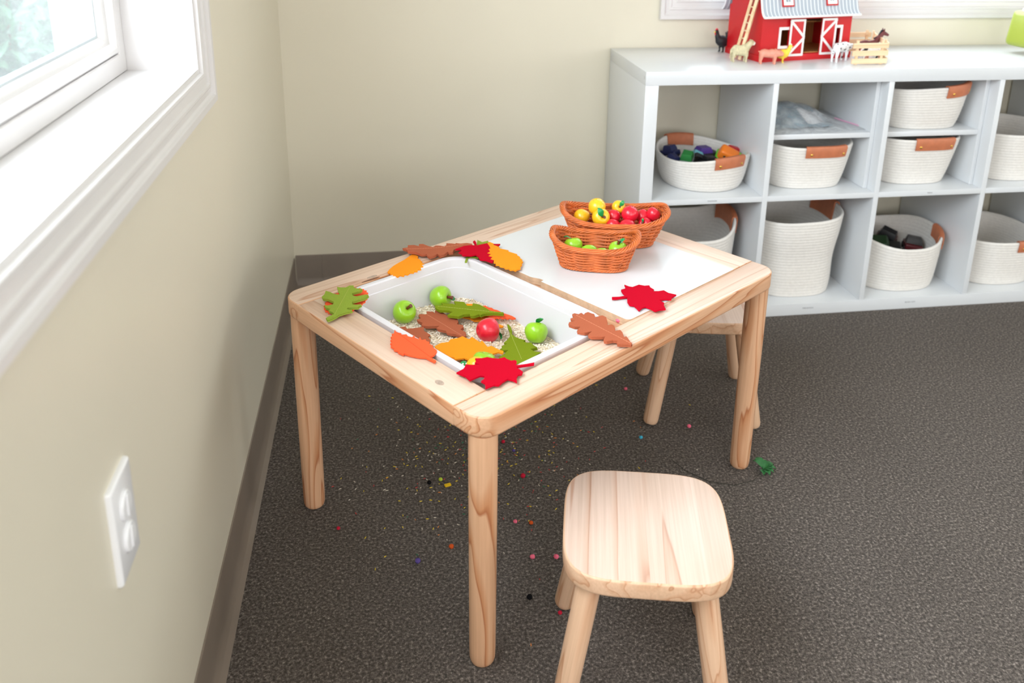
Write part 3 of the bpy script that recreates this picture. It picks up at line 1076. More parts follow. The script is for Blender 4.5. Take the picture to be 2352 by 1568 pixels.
fr = fruit('toy_caterpillar_fruit', 'yellow toy fruit with a green caterpillar head, under the red maple leaf in the bin', P_YELLOW, (0.447, -1.292, 0.4150), 0.0185, (0.9, -0.1, 0.1), prof=ROUND, group=GB)
bm = bmesh.new()
ellipsoid(bm, (-0.0205, 0.008, 0.0195), (0.0075, 0.007, 0.0075))
hd = obj('caterpillar_head', bm, P_LEAF, fr, 80)
for s in (-1, 1):
    bm = bmesh.new()
    ellipsoid(bm, (-0.0195 + 0.003 * s, 0.0025, 0.0245), (0.0018, 0.0018, 0.0018), None, 8, 6)
    obj('eye', bm, P_EYE, hd, 80)

# ------------------------------------------------------------------ wicker baskets
M_WICK = mat('wicker_orange', (198, 102, 48), 0.42, 0.22, 60)


def wicker(label, cx, cy, z0, rz, A, B, a, b, hend, hmid, rows, waves):
    """A,B rim half axes; a,b base half axes; hend/hmid rim height at the ends and middle"""
    root = thing('wicker_basket', label, 'basket', (cx, cy, z0), rz, 'wicker baskets on the white board')
    ex = 3.0

    def P(phi, t, off=0.0):
        H = lerp(hmid, hend, abs(math.cos(phi)) ** 2.2)
        k = t ** 0.9
        ra, rb = lerp(a, A, k) + off, lerp(b, B, k) + off
        return Vector((ra * sgnpow(math.cos(phi), 2 / ex), rb * sgnpow(math.sin(phi), 2 / ex), 0.004 + (H - 0.004) * t))

    bm = bmesh.new()
    N = 132
    for k in range(rows):
        t = (k + 0.5) / rows * 0.93 + 0.02
        ph = PI * (k % 2)
        for d in (-0.24, 0.24):
            tt = t + d / rows * 0.93
            tube(bm, [P(2 * PI * i / N, tt + 0.006 * math.sin(3 * 2 * PI * i / N + k), 0.0024 * math.cos(waves / 2 * 2 * PI * i / N + ph)) for i in range(N)], 0.0016, 6, True)
    for i in range(waves):
        phi = 2 * PI * (i + 0.0) / waves
        for d in (-0.035, 0.035):
            tube(bm, [P(phi + d, t) for t in (0.0, 0.2, 0.4, 0.6, 0.8, 0.98)], 0.0017, 6)
    obj('weave', bm, M_WICK, root, 70)

    def braid(t, strands, rad, turns, th, nm, zo=0.0):
        bm = bmesh.new()
        M = 220
        for s in range(strands):
            pts = []
            for i in range(M):
                phi = 2 * PI * i / M
                w = turns * phi + 2 * PI * s / strands
                p = P(phi, t, rad * math.cos(w))
                p.z += rad * math.sin(w) * 0.8 + zo
                pts.append(p)
            tube(bm, pts, th, 6, True)
        obj(nm, bm, M_WICK, root, 70)

    braid(0.985, 6, 0.0046, 9, 0.0022, 'braided_rim')
    braid(0.0, 4, 0.0030, 16, 0.0018, 'braided_foot', 0.0005)
    bm = bmesh.new()
    ring = [P(2 * PI * i / 48, 0.0, -0.001) for i in range(48)]
    loft(bm, [[(p.x, p.y, 0.0035) for p in ring], [(p.x, p.y, 0.0065) for p in ring]])
    obj('base', bm, M_WICK, root, 40)
    return root


BT = 0.4815
wicker('smaller front wicker basket holding green toy apples on the white board', 0.7225, -1.0235, BT, math.radians(-16.0), 0.0890, 0.0560, 0.0680, 0.0410, 0.070, 0.052, 14, 18)
wicker('larger rear wicker basket heaped with yellow and red toy fruit', 0.7960, -0.9000, BT, math.radians(-9.5), 0.1160, 0.0680, 0.0850, 0.0470, 0.078, 0.060, 14, 22)

GF = 'green toy apples in the front basket'
fruit('toy_apple', 'green toy apple with a leaf at the left end of the front wicker basket', P_GREEN, (0.684, -0.995, 0.512), 0.0200, (-0.1, 0.3, 0.9), leaf=(2.8, 0.8), group=GF)
fruit('toy_apple', 'green toy apple second from the left in the front wicker basket', P_GREEN, (0.712, -1.022, 0.506), 0.0185, (0.1, 0.6, 0.7), group=GF)
fruit('toy_apple', 'green toy apple third from the left in the front wicker basket, showing least', P_GREEN, (0.738, -1.030, 0.5025), 0.0170, (0.1, 0.6, 0.7), group=GF)
fruit('toy_apple', 'green toy apple with a brown stem at the right end of the front wicker basket', P_GREEN, (0.772, -1.028, 0.512), 0.0200, (-0.05, -0.1, 0.95), stem=0.55, leaf=(0.4, 0.8), group=GF)
GK = 'toy fruit in the rear basket'
fruit('toy_quince', 'yellow toy quince on top of the heap in the rear basket', P_YELLOW, (0.758, -0.891, 0.56), 0.0195, (-0.25, -0.15, 0.9), prof=ROUND, group=GK)
fruit('toy_apple', 'yellow toy apple with a large green leaf at the front of the rear basket', P_YELLOW, (0.763, -0.905, 0.541), 0.0200, (0.10, -0.82, 0.30), stem=0.45, leaf=(2.2, 1.15), group=GK)
fruit('toy_pear', 'yellow toy pear lying at the left end of the rear basket', P_YELLOW, (0.73, -0.862, 0.527), 0.0185, (0.85, -0.1, 0.35), prof=PEAR, stem=0.75, group=GK)
fruit('toy_apple', 'small yellow toy apple with a green leaf in the middle of the rear basket', P_YELLOW, (0.813, -0.868, 0.549), 0.0155, (0.0, -0.85, 0.35), stem=0.22, leaf=(1.0, 1.0), group=GK)
fruit('toy_pomegranate', 'large upright red toy fruit in the middle of the rear basket', P_RED, (0.829, -0.908, 0.546), 0.0190, (-0.1, -0.1, 1.0), prof=ROUND, group=GK)
fruit('toy_apple', 'red toy apple behind the yellow leaf apple in the rear basket', P_RED, (0.798, -0.886, 0.533), 0.0165, (0.1, 0.5, 0.6), group=GK)
fruit('toy_apple', 'red toy apple in front, right of the yellow leaf apple', P_RED, (0.788, -0.92, 0.524), 0.0160, (0.3, 0.4, 0.6), group=GK)
fruit('toy_pomegranate', 'red toy fruit lying at the front rim of the rear basket, bulging widest', P_RED, (0.818, -0.93, 0.524), 0.0190, (0.8, -0.3, 0.2), prof=ROUND, group=GK)
fruit('toy_pear', 'red toy pear right of the upright red fruit in the rear basket', P_RED, (0.862, -0.894, 0.534), 0.0155, (0.25, 0.1, 0.95), prof=PEAR, group=GK)
fruit('toy_apple', 'red toy apple at the right end of the rear basket', P_RED, (0.884, -0.902, 0.541), 0.0160, (0.6, 0.1, 0.6), group=GK)
fruit('toy_apple', 'red toy apple low at the right front of the rear basket', P_RED, (0.864, -0.917, 0.523), 0.0160, (-0.6, -0.4, 0.4), stem=0.4, leaf=(0.5, 0.6), group=GK)

# ------------------------------------------------------------------ stools
def squircle(h, e, n=64, r=0.0):
    return [(h * sgnpow(math.cos(2 * PI * i / n), 2 / e), h * sgnpow(math.sin(2 * PI * i / n), 2 / e)) for i in range(n)]


def stool(label, loc, rz):
    root = thing('stool', label, 'stool', loc, rz, 'pine stools at the table')
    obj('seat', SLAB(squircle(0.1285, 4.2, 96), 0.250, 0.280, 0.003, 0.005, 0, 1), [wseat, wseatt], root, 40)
    # square-cornered underside cleat is hidden; the four splayed legs
    for sx in (-1, 1):
        for sy in (-1, 1):
            top, bot = Vector((0.083 * sx, 0.078 * sy, 0.2505)), Vector((0.124 * sx, 0.117 * sy, 0.0))
            ax = (top - bot)
            L = ax.length
            M = Matrix.Translation(bot) @ axis_rot(ax)
            o = obj('leg', LATHE([(0.010, 0.003), (0.0145, 0.0035), (0.0170, 0.007), (0.0182, 0.014), (0.0190, L * 0.6), (0.0190, L - 0.003)], 24), wleg, root, 40)
            o.matrix_local = M
    return root


stool('pine stool in the foreground, its pale seat seen from above', (0.6855, -1.566, 0), math.radians(-13.3))
stool('pine stool pushed in behind the table beside the white shelf', (1.056, -0.809, 0), math.radians(-11.7))

# ------------------------------------------------------------------ white cube shelf
KX, KY = 1.0059, -0.3979
KW, KD, KH, KT, KI, KC = 1.464, 0.389, 0.762, 0.038, 0.016, 0.335
shelf = thing('cube_shelf', 'long low white shelf unit with two rows of open cubes against the back wall', 'shelf', (KX, KY, 0))
B = 0.0008
obj('top_panel', BOX(0, KW, 0, KD, KH - KT, KH, B), M_WHITE, shelf)
obj('bottom_panel', BOX(KT, KW - KT, 0, KD, 0.0, KT, B), M_WHITE, shelf)
for x in (0, KW - KT):
    obj('side_panel', BOX(x, x + KT, 0, KD, 0, KH - KT, B), M_WHITE, shelf)
CELL = [KT + i * (KC + KI) for i in range(4)]
for i in range(1, 4):
    obj('upright', BOX(CELL[i] - KI, CELL[i], 0.001, KD, KT, KH - KT, B), M_WHITE, shelf)
for i in range(4):
    obj('shelf_board', BOX(CELL[i], CELL[i] + KC, 0.001, KD, KT + KC, KT + KC + KI, B), M_WHITE, shelf)
M_CAP = mat('grey_screw_cap', (190, 192, 194), 0.4)
for y, z in ((0.012, 0.745), (KD - 0.02, 0.745)):
    o = obj('screw_cap', LATHE([(0.0045, -0.0004), (0.0045, 0.0006), (0.0, 0.0008)], 14), M_CAP, shelf)
    o.data.transform(Matrix.Translation((0, y, z)) @ Matrix.Rotation(-PI / 2, 4, 'Y'))
M_INK = mat('label_ink_grey', (96, 98, 104), 0.7)


def text_mesh(s, size):
    cu = bpy.data.curves.new('t', 'FONT')
    cu.body = s
    cu.size = size
    cu.align_x = 'CENTER'
    cu.align_y = 'CENTER'
    cu.extrude = 0.00012
    o = bpy.data.objects.new('t', cu)
    COL.objects.link(o)
    dg = bpy.context.evaluated_depsgraph_get()
    me = bpy.data.meshes.new_from_object(o.evaluated_get(dg))
    bpy.data.objects.remove(o)
    bm = bmesh.new()
    bm.from_mesh(me)
    bpy.data.meshes.remove(me)
    bmesh.ops.transform(bm, matrix=Matrix.Rotation(PI / 2, 4, 'X'), verts=bm.verts)
    return bm


for s, x, z, size in (('DINOSAURS', CELL[0] + 0.182, KT + KC + 0.0085, 0.0052), ('TRAINS', CELL[2] + 0.166, KT + KC + 0.0085, 0.0052),
                      ('TREE BLOCKS', CELL[1] + 0.168, 0.0215, 0.0058), ('BLOCK TOYS', CELL[2] + 0.158, 0.0215, 0.0058)):
    obj('shelf_label', text_mesh(s, size), M_INK, shelf, 0, (x, -0.0001 if z < 0.1 else 0.0009, z))

# removable inserts that split two of the upper cubes
for i, lab in ((1, 'white shelf insert in the second upper cube, a plastic bag on it'), (2, 'white shelf insert in the third upper cube, a basket on each tier')):
    ins = thing('shelf_insert', lab, 'shelf insert', (KX + CELL[i], KY, KT + KC + KI), 0, 'shelf inserts in the upper cubes')
    for x in (0.0008, KC - 0.0138):
        obj('side_panel', BOX(x, x + 0.013, 0.042, KD - 0.06, 0.0004, KC - 0.001, B), M_WHITE, ins)
    obj('shelf_board', BOX(0.0142, KC - 0.0142, 0.040, KD - 0.06, 0.159, 0.175, 0.003), M_WHITE, ins)
# ------------------------------------------------------------------ rope baskets
M_ROPE = mat('cotton_rope', (230, 226, 220), 0.9, 0.04, 120, 0.5, 900, spec=0.15)
M_LEATH = mat('tan_leather', (192, 114, 78), 0.5, 0.08, 60, 0.15, 500)
M_BRASS = mat('brass', (214, 170, 84), 0.3, 0.05, 30, metal=1.0)
GR = 'cotton rope baskets in the shelf'


def rope_basket(label, cx, cy, z0, A, Bb, h, base=0.8, ex=2.4, coils=16, rim=None, handles=(), belly=0.6, wob=0.0, group=GR, bend=None):
    root = thing('rope_basket', label, 'basket', (cx, cy, z0), 0, group)
    rim = rim or (lambda p: 0.0)
    TH_ = 0.0085

    def P(phi, t, off=0.0):
        k = lerp(base, 1.0, max(0.0, t) ** belly) + (wob * math.sin(t * 7.5 + 0.6) * (1 - t) if wob else 0)
        x = (A * k + off) * sgnpow(math.cos(phi), 2 / ex)
        y = (Bb * k + off) * sgnpow(math.sin(phi), 2 / ex)
        if bend:
            x += bend * t * t
        return Vector((x, y, h * t + rim(phi) * t * t))

    N = 72
    PH = [2 * PI * i / N for i in range(N)]
    rings = [[(p.x * 0.5, p.y * 0.5, 0.0) for p in (P(a, 0) for a in PH)], [P(a, 0.0, -0.010) for a in PH], [P(a, 0.004, -0.004) for a in PH]]
    for c in range(coils):
        for f, o in ((0.12, -0.00035), (0.35, 0.00035), (0.65, 0.00035), (0.88, -0.00035)):
            t = (c + f) / coils
            rings.append([P(a, t, o) for a in PH])
    rings.append([Vector((p.x, p.y, p.z + 0.002)) for p in (P(a, 1.0, -TH_ * 0.3) for a in PH)])
    rings.append([Vector((p.x, p.y, p.z + 0.002)) for p in (P(a, 1.0, -TH_ * 0.7) for a in PH)])
    for c in reversed(range(coils)):
        for f, o in ((0.88, 0.0009), (0.5, -0.0008), (0.12, 0.0009)):
            t = (c + f) / coils
            rings.append([Vector((p.x, p.y, max(p.z, 0.007))) for p in (P(a, t, -TH_ + o) for a in PH)])
    rings.append([(p.x * 0.5, p.y * 0.5, 0.007) for p in (P(a, 0.0, -TH_) for a in PH)])
    bm = bmesh.new()
    loft(bm, rings)
    obj('rope_body', bm, M_ROPE, root, 60)
    for ph0, hw, d in handles:
        bm = bmesh.new()
        sec = []
        M = 14
        for i in range(M + 1):
            ph = ph0 + hw * (2 * i / M - 1)
            top = P(ph, 1.0, 0.0)
            q = []
            for s, off, dz in ((0, 0.0042, -d), (0, 0.0045, -d * .5), (0, 0.0040, 0.001), (0, 0.0015, 0.0062), (0, -0.0045, 0.0075), (0, -0.0100, 0.0060), (0, -0.0128, 0.001), (0, -0.0125, -d * .5), (0, -0.0122, -d)):
                tt = max(0.05, 1.0 + min(0, dz) / max(h, 0.01))
                b = P(ph, tt, off)
                q.append(Vector((b.x, b.y, top.z + dz)))
            inner = []
            for s, off, dz in ((0, -0.0098, -d), (0, -0.0100, -d * .5), (0, -0.0096, 0.001), (0, -0.0082, 0.0040), (0, -0.0045, 0.0050), (0, -0.0005, 0.0040), (0, 0.0012, 0.0), (0, 0.0016, -d * .5), (0, 0.0014, -d)):
                tt = max(0.05, 1.0 + min(0, dz) / max(h, 0.01))
                b = P(ph, tt, off)
                inner.append(Vector((b.x, b.y, top.z + dz)))
            sec.append(q + inner)
        loft(bm, sec)
        hd = obj('leather_handle', bm, M_LEATH, root, 50)
        for s in (-1, 1):
            ph = ph0 + hw * 0.72 * s
            zt = P(ph, 1.0).z
            b = P(ph, 1.0 - d * 0.62 / h, 0.0042)
            bm = bmesh.new()
            n = Vector((math.cos(ph), math.sin(ph), 0.1))
            ellipsoid(bm, (b.x, b.y, zt - d * 0.62), (0.0045, 0.0045, 0.0018), axis_rot(n), 10, 8)
            obj('rivet', bm, M_BRASS, hd, 80)
    return root


F = -PI / 2
mid = lambda i: KX + CELL[i] + KC / 2
ZS, ZB = KT + KC + KI, KT
rope_basket('round rope basket of small toys in the upper left cube', mid(0) + 0.040, -0.222, ZS, 0.140, 0.148, 0.098, 0.80, 2.1, 11, lambda p: 0.010 * math.cos(2 * (p - 2.0)), ((F + 0.27, 0.36, 0.028), (PI / 2 + 0.22, 0.36, 0.030)), 0.5)
rope_basket('rope basket under the shelf that holds the plastic bag', mid(1) - 0.004, -0.222, ZS, 0.143, 0.150, 0.132, 0.80, 3.0, 15, lambda p: 0.006 * abs(math.cos(p)) ** 3, ((F + 0.15, 0.33, 0.028),), 0.7)
rope_basket('rope basket on the upper tier of the third cube', mid(2) + 0.002, -0.220, ZS + 0.175, 0.143, 0.150, 0.132, 0.80, 3.0, 15, lambda p: 0.012 * math.cos(p - 0.2), ((F + 0.42, 0.36, 0.030),), 0.6)
rope_basket('rope basket on the lower tier of the third cube', mid(2) - 0.002, -0.220, ZS, 0.143, 0.150, 0.146, 0.78, 3.0, 16, lambda p: 0.0, ((F + 0.12, 0.32, 0.030),), 0.8)
rope_basket('rope basket in the upper cube at the right edge of the picture', mid(3), -0.212, ZS, 0.150, 0.152, 0.150, 0.84, 2.6, 17, lambda p: 0.0, ((F + 0.15, 0.28, 0.030),), 0.6)
rope_basket('rope basket in the lower left cube, mostly hidden behind the table', mid(0) + 0.0, -0.222, ZB, 0.148, 0.152, 0.205, 0.86, 2.6, 22, lambda p: 0.05 * abs(math.cos(p)) ** 3, ((0.0, 0.40, 0.045), (PI, 0.40, 0.045)), 0.6)
rope_basket('tall slouching rope basket in the second lower cube', mid(1) - 0.006, -0.218, ZB, 0.150, 0.158, 0.256, 0.84, 2.7, 26, lambda p: 0.010 * math.cos(p - 0.5), ((0.22, 0.34, 0.055),), 1.1, 0.035)
rope_basket('sagging rope basket of dark toys in the third lower cube', mid(2) + 0.002, -0.218, ZB, 0.149, 0.155, 0.145, 0.88, 2.4, 16, lambda p: 0.030 * abs(math.cos(p)) ** 2, ((-0.42, 0.30, 0.036), (PI - 0.42, 0.30, 0.036)), 0.5)
rope_basket('rope basket in the lower cube at the right edge of the picture', mid(3), -0.214, ZB, 0.151, 0.156, 0.150, 0.86, 2.6, 17, lambda p: 0.0, ((F + 0.30, 0.28, 0.030),), 0.6)

# ------------------------------------------------------------------ toys in the baskets
C_NAVY = mat('toy_navy', (30, 36, 86), 0.35)
C_BLACK = mat('toy_black', (22, 22, 26), 0.4)
C_TEAL = mat('toy_teal', (110, 178, 190), 0.35)
C_GREEN = mat('toy_green', (44, 122, 60), 0.35)
C_LIME = mat('toy_lime', (112, 206, 48), 0.35)
C_ORANGE = mat('toy_orange', (250, 132, 40), 0.35)
C_RED = mat('toy_red', (196, 28, 36), 0.35)
C_SILV = mat('toy_silver', (176, 182, 188), 0.3, metal=0.6)
C_PURP = mat('toy_purple', (70, 44, 130), 0.35)


def toy_car(label, loc, rot, L, W, H, mb, mc, group, name='toy_car'):
    root = thing(name, label, 'toy', loc, 0, group, rot)
    bm = bmesh.new()
    box(bm, -L / 2, L / 2, -W / 2, W / 2, H * 0.18, H * 0.58, H * 0.12, 3)
    obj('body', bm, mb, root)
    bm = bmesh.new()
    loft(bm, [[(x * k, y * k2, z) for x, y in ((-L * .32, -W * .46), (L * .22, -W * .46), (L * .22, W * .46), (-L * .32, W * .46))] for z, k, k2 in ((H * .57, 1.0, 1.0), (H * .8, .9, .94), (H, .7, .8))])
    obj('cabin', bm, mc, root, 20)
    for sx in (-1, 1):
        for sy in (-1, 1):
            o = obj('wheel', LATHE([(H * .12, -W * .06), (H * .2, -W * .07), (H * .22, -W * .04), (H * .22, W * .04), (H * .2, W * .07), (H * .12, W * .06)], 16, Matrix.Translation((sx * L * .3, sy * W * .48, H * .22)) @ Matrix.Rotation(PI / 2, 4, 'X')), C_BLACK, root)
    return root


TG = 'toys in the upper left basket'
zb = 0.452
toy_car('pale teal toy car at the left in the upper left basket', (1.150, -0.240, zb - 0.006), (0.35, 0.1, 0.5), 0.055, 0.034, 0.034, C_TEAL, C_NAVY, TG)
toy_car('green and silver toy truck in the upper left basket', (1.196, -0.245, zb - 0.006), (0.1, -0.35, 1.0), 0.062, 0.038, 0.048, C_SILV, C_GREEN, TG, 'toy_truck')
toy_car('navy toy car at the back of the upper left basket', (1.165, -0.180, zb), (0.0, 0.2, 2.2), 0.060, 0.036, 0.038, C_NAVY, C_NAVY, TG)
toy_car('teal and black toy car leaning beside the green truck', (1.226, -0.232, zb - 0.002), (0.5, 0.5, 1.9), 0.060, 0.034, 0.034, C_BLACK, C_TEAL, TG)
toy_car('long purple toy car in the middle of the upper left basket', (1.268, -0.198, zb - 0.004), (0.0, 0.0, 0.2), 0.085, 0.042, 0.040, C_BLACK, C_PURP, TG)
toy_car('black toy car in front of the purple one in the upper left basket', (1.263, -0.262, zb - 0.010), (0.0, 0.1, 0.1), 0.070, 0.038, 0.034, C_BLACK, C_BLACK, TG)


def toy_block(name, label, loc, rot, dims, mb, group, ma=None):
    root = thing(name, label, 'toy', loc, 0, group, rot)
    x, y, z = dims
    obj('body', BOX(-x / 2, x / 2, -y / 2, y / 2, 0, z, min(dims) * 0.3, 4), mb, root)
    if ma:
        obj('sole', BOX(-x * .53, x * .53, -y * .53, y * .53, -z * .25, z * .22, min(dims) * 0.12, 3), ma, root)
        for s in (-1, 1):
            bm = bmesh.new()
            ellipsoid(bm, (s * x * .2, -y * .50, z * .62), (0.0038, 0.002, 0.0038), None, 8, 6)
            obj('eye', bm, C_BLACK, root, 80)
    return root


toy_block('toy_creature', 'orange toy creature with lime sides and black eyes in the upper left basket', (1.326, -0.225, zb + 0.002), (0.5, 0.45, -0.3), (0.062, 0.042, 0.040), C_ORANGE, TG, C_LIME)
toy_block('toy_block', 'red toy block behind the orange creature', (1.358, -0.195, zb + 0.006), (0.2, 0.3, 0.4), (0.040, 0.030, 0.028), C_RED, TG)
toy_block('toy_block', 'lime toy block right of the orange creature', (1.366, -0.240, zb + 0.000), (0.2, 0.5, 0.2), (0.036, 0.026, 0.022), C_LIME, TG)
TG2 = 'dark toys in the lower basket'
C_DGRN = mat('toy_dark_green', (18, 62, 26), 0.4)
C_DRED = mat('toy_dark_red', (92, 16, 26), 0.4)
C_DPUR = mat('toy_dark_purple', (46, 22, 62), 0.4)
zc = 0.112
toy_car('dark green toy truck in the sagging lower basket', (1.885, -0.235, zc), (0.1, -0.12, -0.5), 0.125, 0.085, 0.058, C_BLACK, C_DGRN, TG2, 'toy_truck')
toy_car('black toy car with big wheels at the back of the sagging lower basket', (1.945, -0.148, zc), (0.3, -0.1, 0.8), 0.085, 0.060, 0.062, C_DRED, C_BLACK, TG2)
toy_car('dark red toy car at the right of the sagging lower basket', (2.010, -0.212, zc), (0.1, 0.1, 1.1), 0.080, 0.055, 0.050, C_DRED, C_BLACK, TG2)
toy_car('purple toy car at the left front of the sagging lower basket', (1.838, -0.272, zc + 0.004), (0.0, 0.2, 0.3), 0.080, 0.050, 0.040, C_DPUR, C_DPUR, TG2)
toy_block('toy_block', 'small green toy block just above the rim of the lower left basket', (1.150, -0.300, 0.214), (0.2, 0.2, 0.4), (0.030, 0.022, 0.020), C_GREEN, None)

# --- plastic bag lying on the insert
m, nt, b = newmat('clear_plastic')
out_ = nt.nodes['Material Output']
tr = node(nt, 'ShaderNodeBsdfTransparent')
b.inputs['Base Color'].default_value = (0.86, 0.88, 0.9, 1)
b.inputs['Roughness'].default_value = 0.18
mxs = node(nt, 'ShaderNodeMixShader')
n = noise(nt, 24.0, 4.0, coords(nt), 0.6, 1.0)
r = ramp(nt, n.outputs[0], [(0.35, (0.25, 0.25, 0.25)), (0.7, (0.62, 0.62, 0.62))])
nt.links.new(r.outputs[0], mxs.inputs[0])
nt.links.new(tr.outputs[0], mxs.inputs[1])
nt.links.new(b.outputs[0], mxs.inputs[2])
nt.links.new(mxs.outputs[0], out_.inputs[0])
bump(nt, b, n.outputs[0], 0.6, 0.01)
M_CLEAR = m
M_SHEET = mat('grey_blue_sheet', (142, 168, 182), 0.6, 0.25, 30)
M_PAPER = mat('paper_white', (236, 236, 238), 0.7)
M_PINK = mat('pink_zip', (238, 178, 206), 0.5)
bag = thing('plastic_bag', 'clear plastic bag of grey blue sheets on the insert in the second upper cube', 'bag', (mid(1) - 0.005, -0.225, ZS + 0.175), 0.10)


def bag_pt(u, v, up):
    # pillow raised to the back left, its right corner tapering
    x = u * (0.140 - 0.02 * v)
    y = v * 0.120
    f = (1 - abs(u) ** 3) * (1 - abs(v) ** 3)
    lift = 0.062 * max(0, (0.35 + v * 0.75 - u * 0.35))
    w = 0.0025 * math.sin(u * 13 + v * 5) * f
    return Vector((x, y, (0.0012 + 0.012 * f + lift * f + w) if up else 0.0006 + 0.35 * lift * f * 0))


bm = bmesh.new()
NU, NV = 26, 22
for up in (True, False):
    g = [[bm.verts.new(bag_pt(i / NU * 2 - 1, j / NV * 2 - 1, up)) for j in range(NV + 1)] for i in range(NU + 1)]
    for i in range(NU):
        for j in range(NV):
            bm.faces.new((g[i][j], g[i + 1][j], g[i + 1][j + 1], g[i][j + 1]))
obj('bag_skin', bm, M_CLEAR, bag, 80)
bm = bmesh.new()
for k, (u0, u1, v0, v1, dz) in enumerate(((-0.8, 0.45, -0.65, 0.75, 0.004), (-0.6, 0.55, -0.5, 0.6, 0.007))):
    g = [[bm.verts.new(bag_pt(lerp(u0, u1, i / 10), lerp(v0, v1, j / 10), True) - Vector((0, 0, dz))) for j in range(11)] for i in range(11)]
    for i in range(10):
        for j in range(10):
            bm.faces.new((g[i][j], g[i + 1][j], g[i + 1][j + 1], g[i][j + 1]))
obj('sheet', bm, M_SHEET, bag, 60)
bm = bmesh.new()
g = [[bm.verts.new(bag_pt(lerp(-0.05, 0.45, i / 8), lerp(-0.45, 0.15, j / 8), True) - Vector((0, 0, 0.0025))) for j in range(9)] for i in range(9)]
for i in range(8):
    for j in range(8):
        bm.faces.new((g[i][j], g[i + 1][j], g[i + 1][j + 1], g[i][j + 1]))
obj('paper_card', bm, M_PAPER, bag, 60)
obj('pink_zip', TUBE([bag_pt(1.0, v, True) + Vector((0, 0, 0.001)) for v in (-1, -0.8, -0.5, -0.2, 0.2)], 0.0022, 6), M_PINK, bag, 60)

# ------------------------------------------------------------------ toy barn on the shelf
M_BARN = mat('barn_red_paint', (200, 20, 30), 0.35, 0.04, 20)
M_BW = mat('barn_white_paint', (244, 242, 240), 0.4, 0.02)
M_BIN_W = wood('barn_inside', 'z', (206, 150, 92), (190, 130, 74), (160, 100, 54))
m, nt, b = newmat('striped_roof')
sp = node(nt, 'ShaderNodeSeparateXYZ')
nt.links.new(coords(nt), sp.inputs[0])
mu = node(nt, 'ShaderNodeMath', operation='MULTIPLY')
mu.inputs[1].default_value = 78.0
nt.links.new(sp.outputs['X'], mu.inputs[0])
fr_ = node(nt, 'ShaderNodeMath', operation='FRACT')
nt.links.new(mu.outputs[0], fr_.inputs[0])
r = ramp(nt, fr_.outputs[0], [(0.0, lin((238, 242, 248))), (0.2, lin((238, 242, 248))), (0.24, lin((172, 182, 194))), (1.0, lin((176, 186, 198)))])
nt.links.new(r.outputs[0], b.inputs['Base Color'])
b.inputs['Roughness'].default_value = 0.4
M_ROOF = m

BA = math.radians(11.5)
BW, BD, BHH = 0.318, 0.172, 0.128
barn = thing('toy_barn', 'red wooden toy barn with white crossed doors and a grey striped roof', 'toy barn', (1.384, -0.272, KH), BA)
T_ = 0.008
PL = 0.016


def wall_with_holes(bm, x0, x1, z0, z1, y0, y1, holes):
    xs = sorted(set([x0, x1] + [h[0] for h in holes] + [h[1] for h in holes]))
    zs = sorted(set([z0, z1] + [h[2] for h in holes] + [h[3] for h in holes]))
    for a, b_ in zip(xs, xs[1:]):
        for c, d in zip(zs, zs[1:]):
            if any(h[0] <= a and b_ <= h[1] and h[2] <= c and d <= h[3] for h in holes):
                continue
            box(bm, a, b_, y0, y1, c, d)
    bmesh.ops.remove_doubles(bm, verts=bm.verts, dist=1e-5)


DX0, DX1 = 0.124, 0.214
W1X, W2X = (0.066, 0.098), (0.254, 0.280)
bm = bmesh.new()
wall_with_holes(bm, 0, BW, PL, BHH, 0, T_, [(DX0, DX1, PL, 0.104), (W1X[0], W1X[1], 0.038, 0.078), (W2X[0], W2X[1], 0.038, 0.078)])
obj('front_wall', bm, M_BARN, barn, 0)
GAM = [(0.0, PL), (0.0, BHH), (0.020, 0.205), (BD * .5, 0.245), (BD - 0.020, 0.205), (BD, BHH), (BD, PL)]
for x in (0.0, BW - T_):
    bm = bmesh.new()
    loft(bm, [[(xx, max(T_ + 0.0002, min(BD - T_ - 0.0002, y)) if z < BHH + .001 else y, z) for y, z in GAM] for xx in (x, x + T_)])
    obj('side_wall', bm, M_BARN, barn, 0)
obj('back_wall', BOX(0, BW, BD - T_, BD, PL, BHH), M_BARN, barn, 0)
obj('plinth', BOX(-0.004, BW + 0.004, -0.007, BD + 0.002, 0, PL, 0.0008), M_BARN, barn)
obj('inside_floor', BOX(T_, BW - T_, T_, BD - T_, PL, PL + 0.002), M_BIN_W, barn, 0)
bm = bmesh.new()
box(bm, T_ + .0005, BW - T_ - .0005, BD - T_ - 0.004, BD - T_ - 0.0005, PL + .002, BHH)
box(bm, 0.150, 0.153, 0.075, BD - T_ - 0.005, PL + .0025, BHH)
box(bm, T_ + .0005, BW - T_ - .0005, 0.07, BD - T_ - 0.005, 0.085, 0.089)
obj('stall_boards', bm, M_BIN_W, barn, 0)
obj('door_track', BOX(0.070, 0.304, -0.010, -0.0002, 0.105, 0.118, 0.0008), M_BARN, barn)


def roof_ring(y_z_pairs, x0, x1, th):
    bm = bmesh.new()
    up = [(y, z) for y, z in y_z_pairs]
    n = len(up)
    dn = []
    for i in range(n):
        a, c = up[max(i - 1, 0)], up[min(i + 1, n - 1)]
        t = Vector((c[0] - a[0], c[1] - a[1])).normalized()
        dn.append((up[i][0] + t.y * th, up[i][1] - t.x * th))
    prof = up + list(reversed(dn))
    loft(bm, [[(x, y, z) for y, z in prof] for x in (x0, x1)])
    return bm


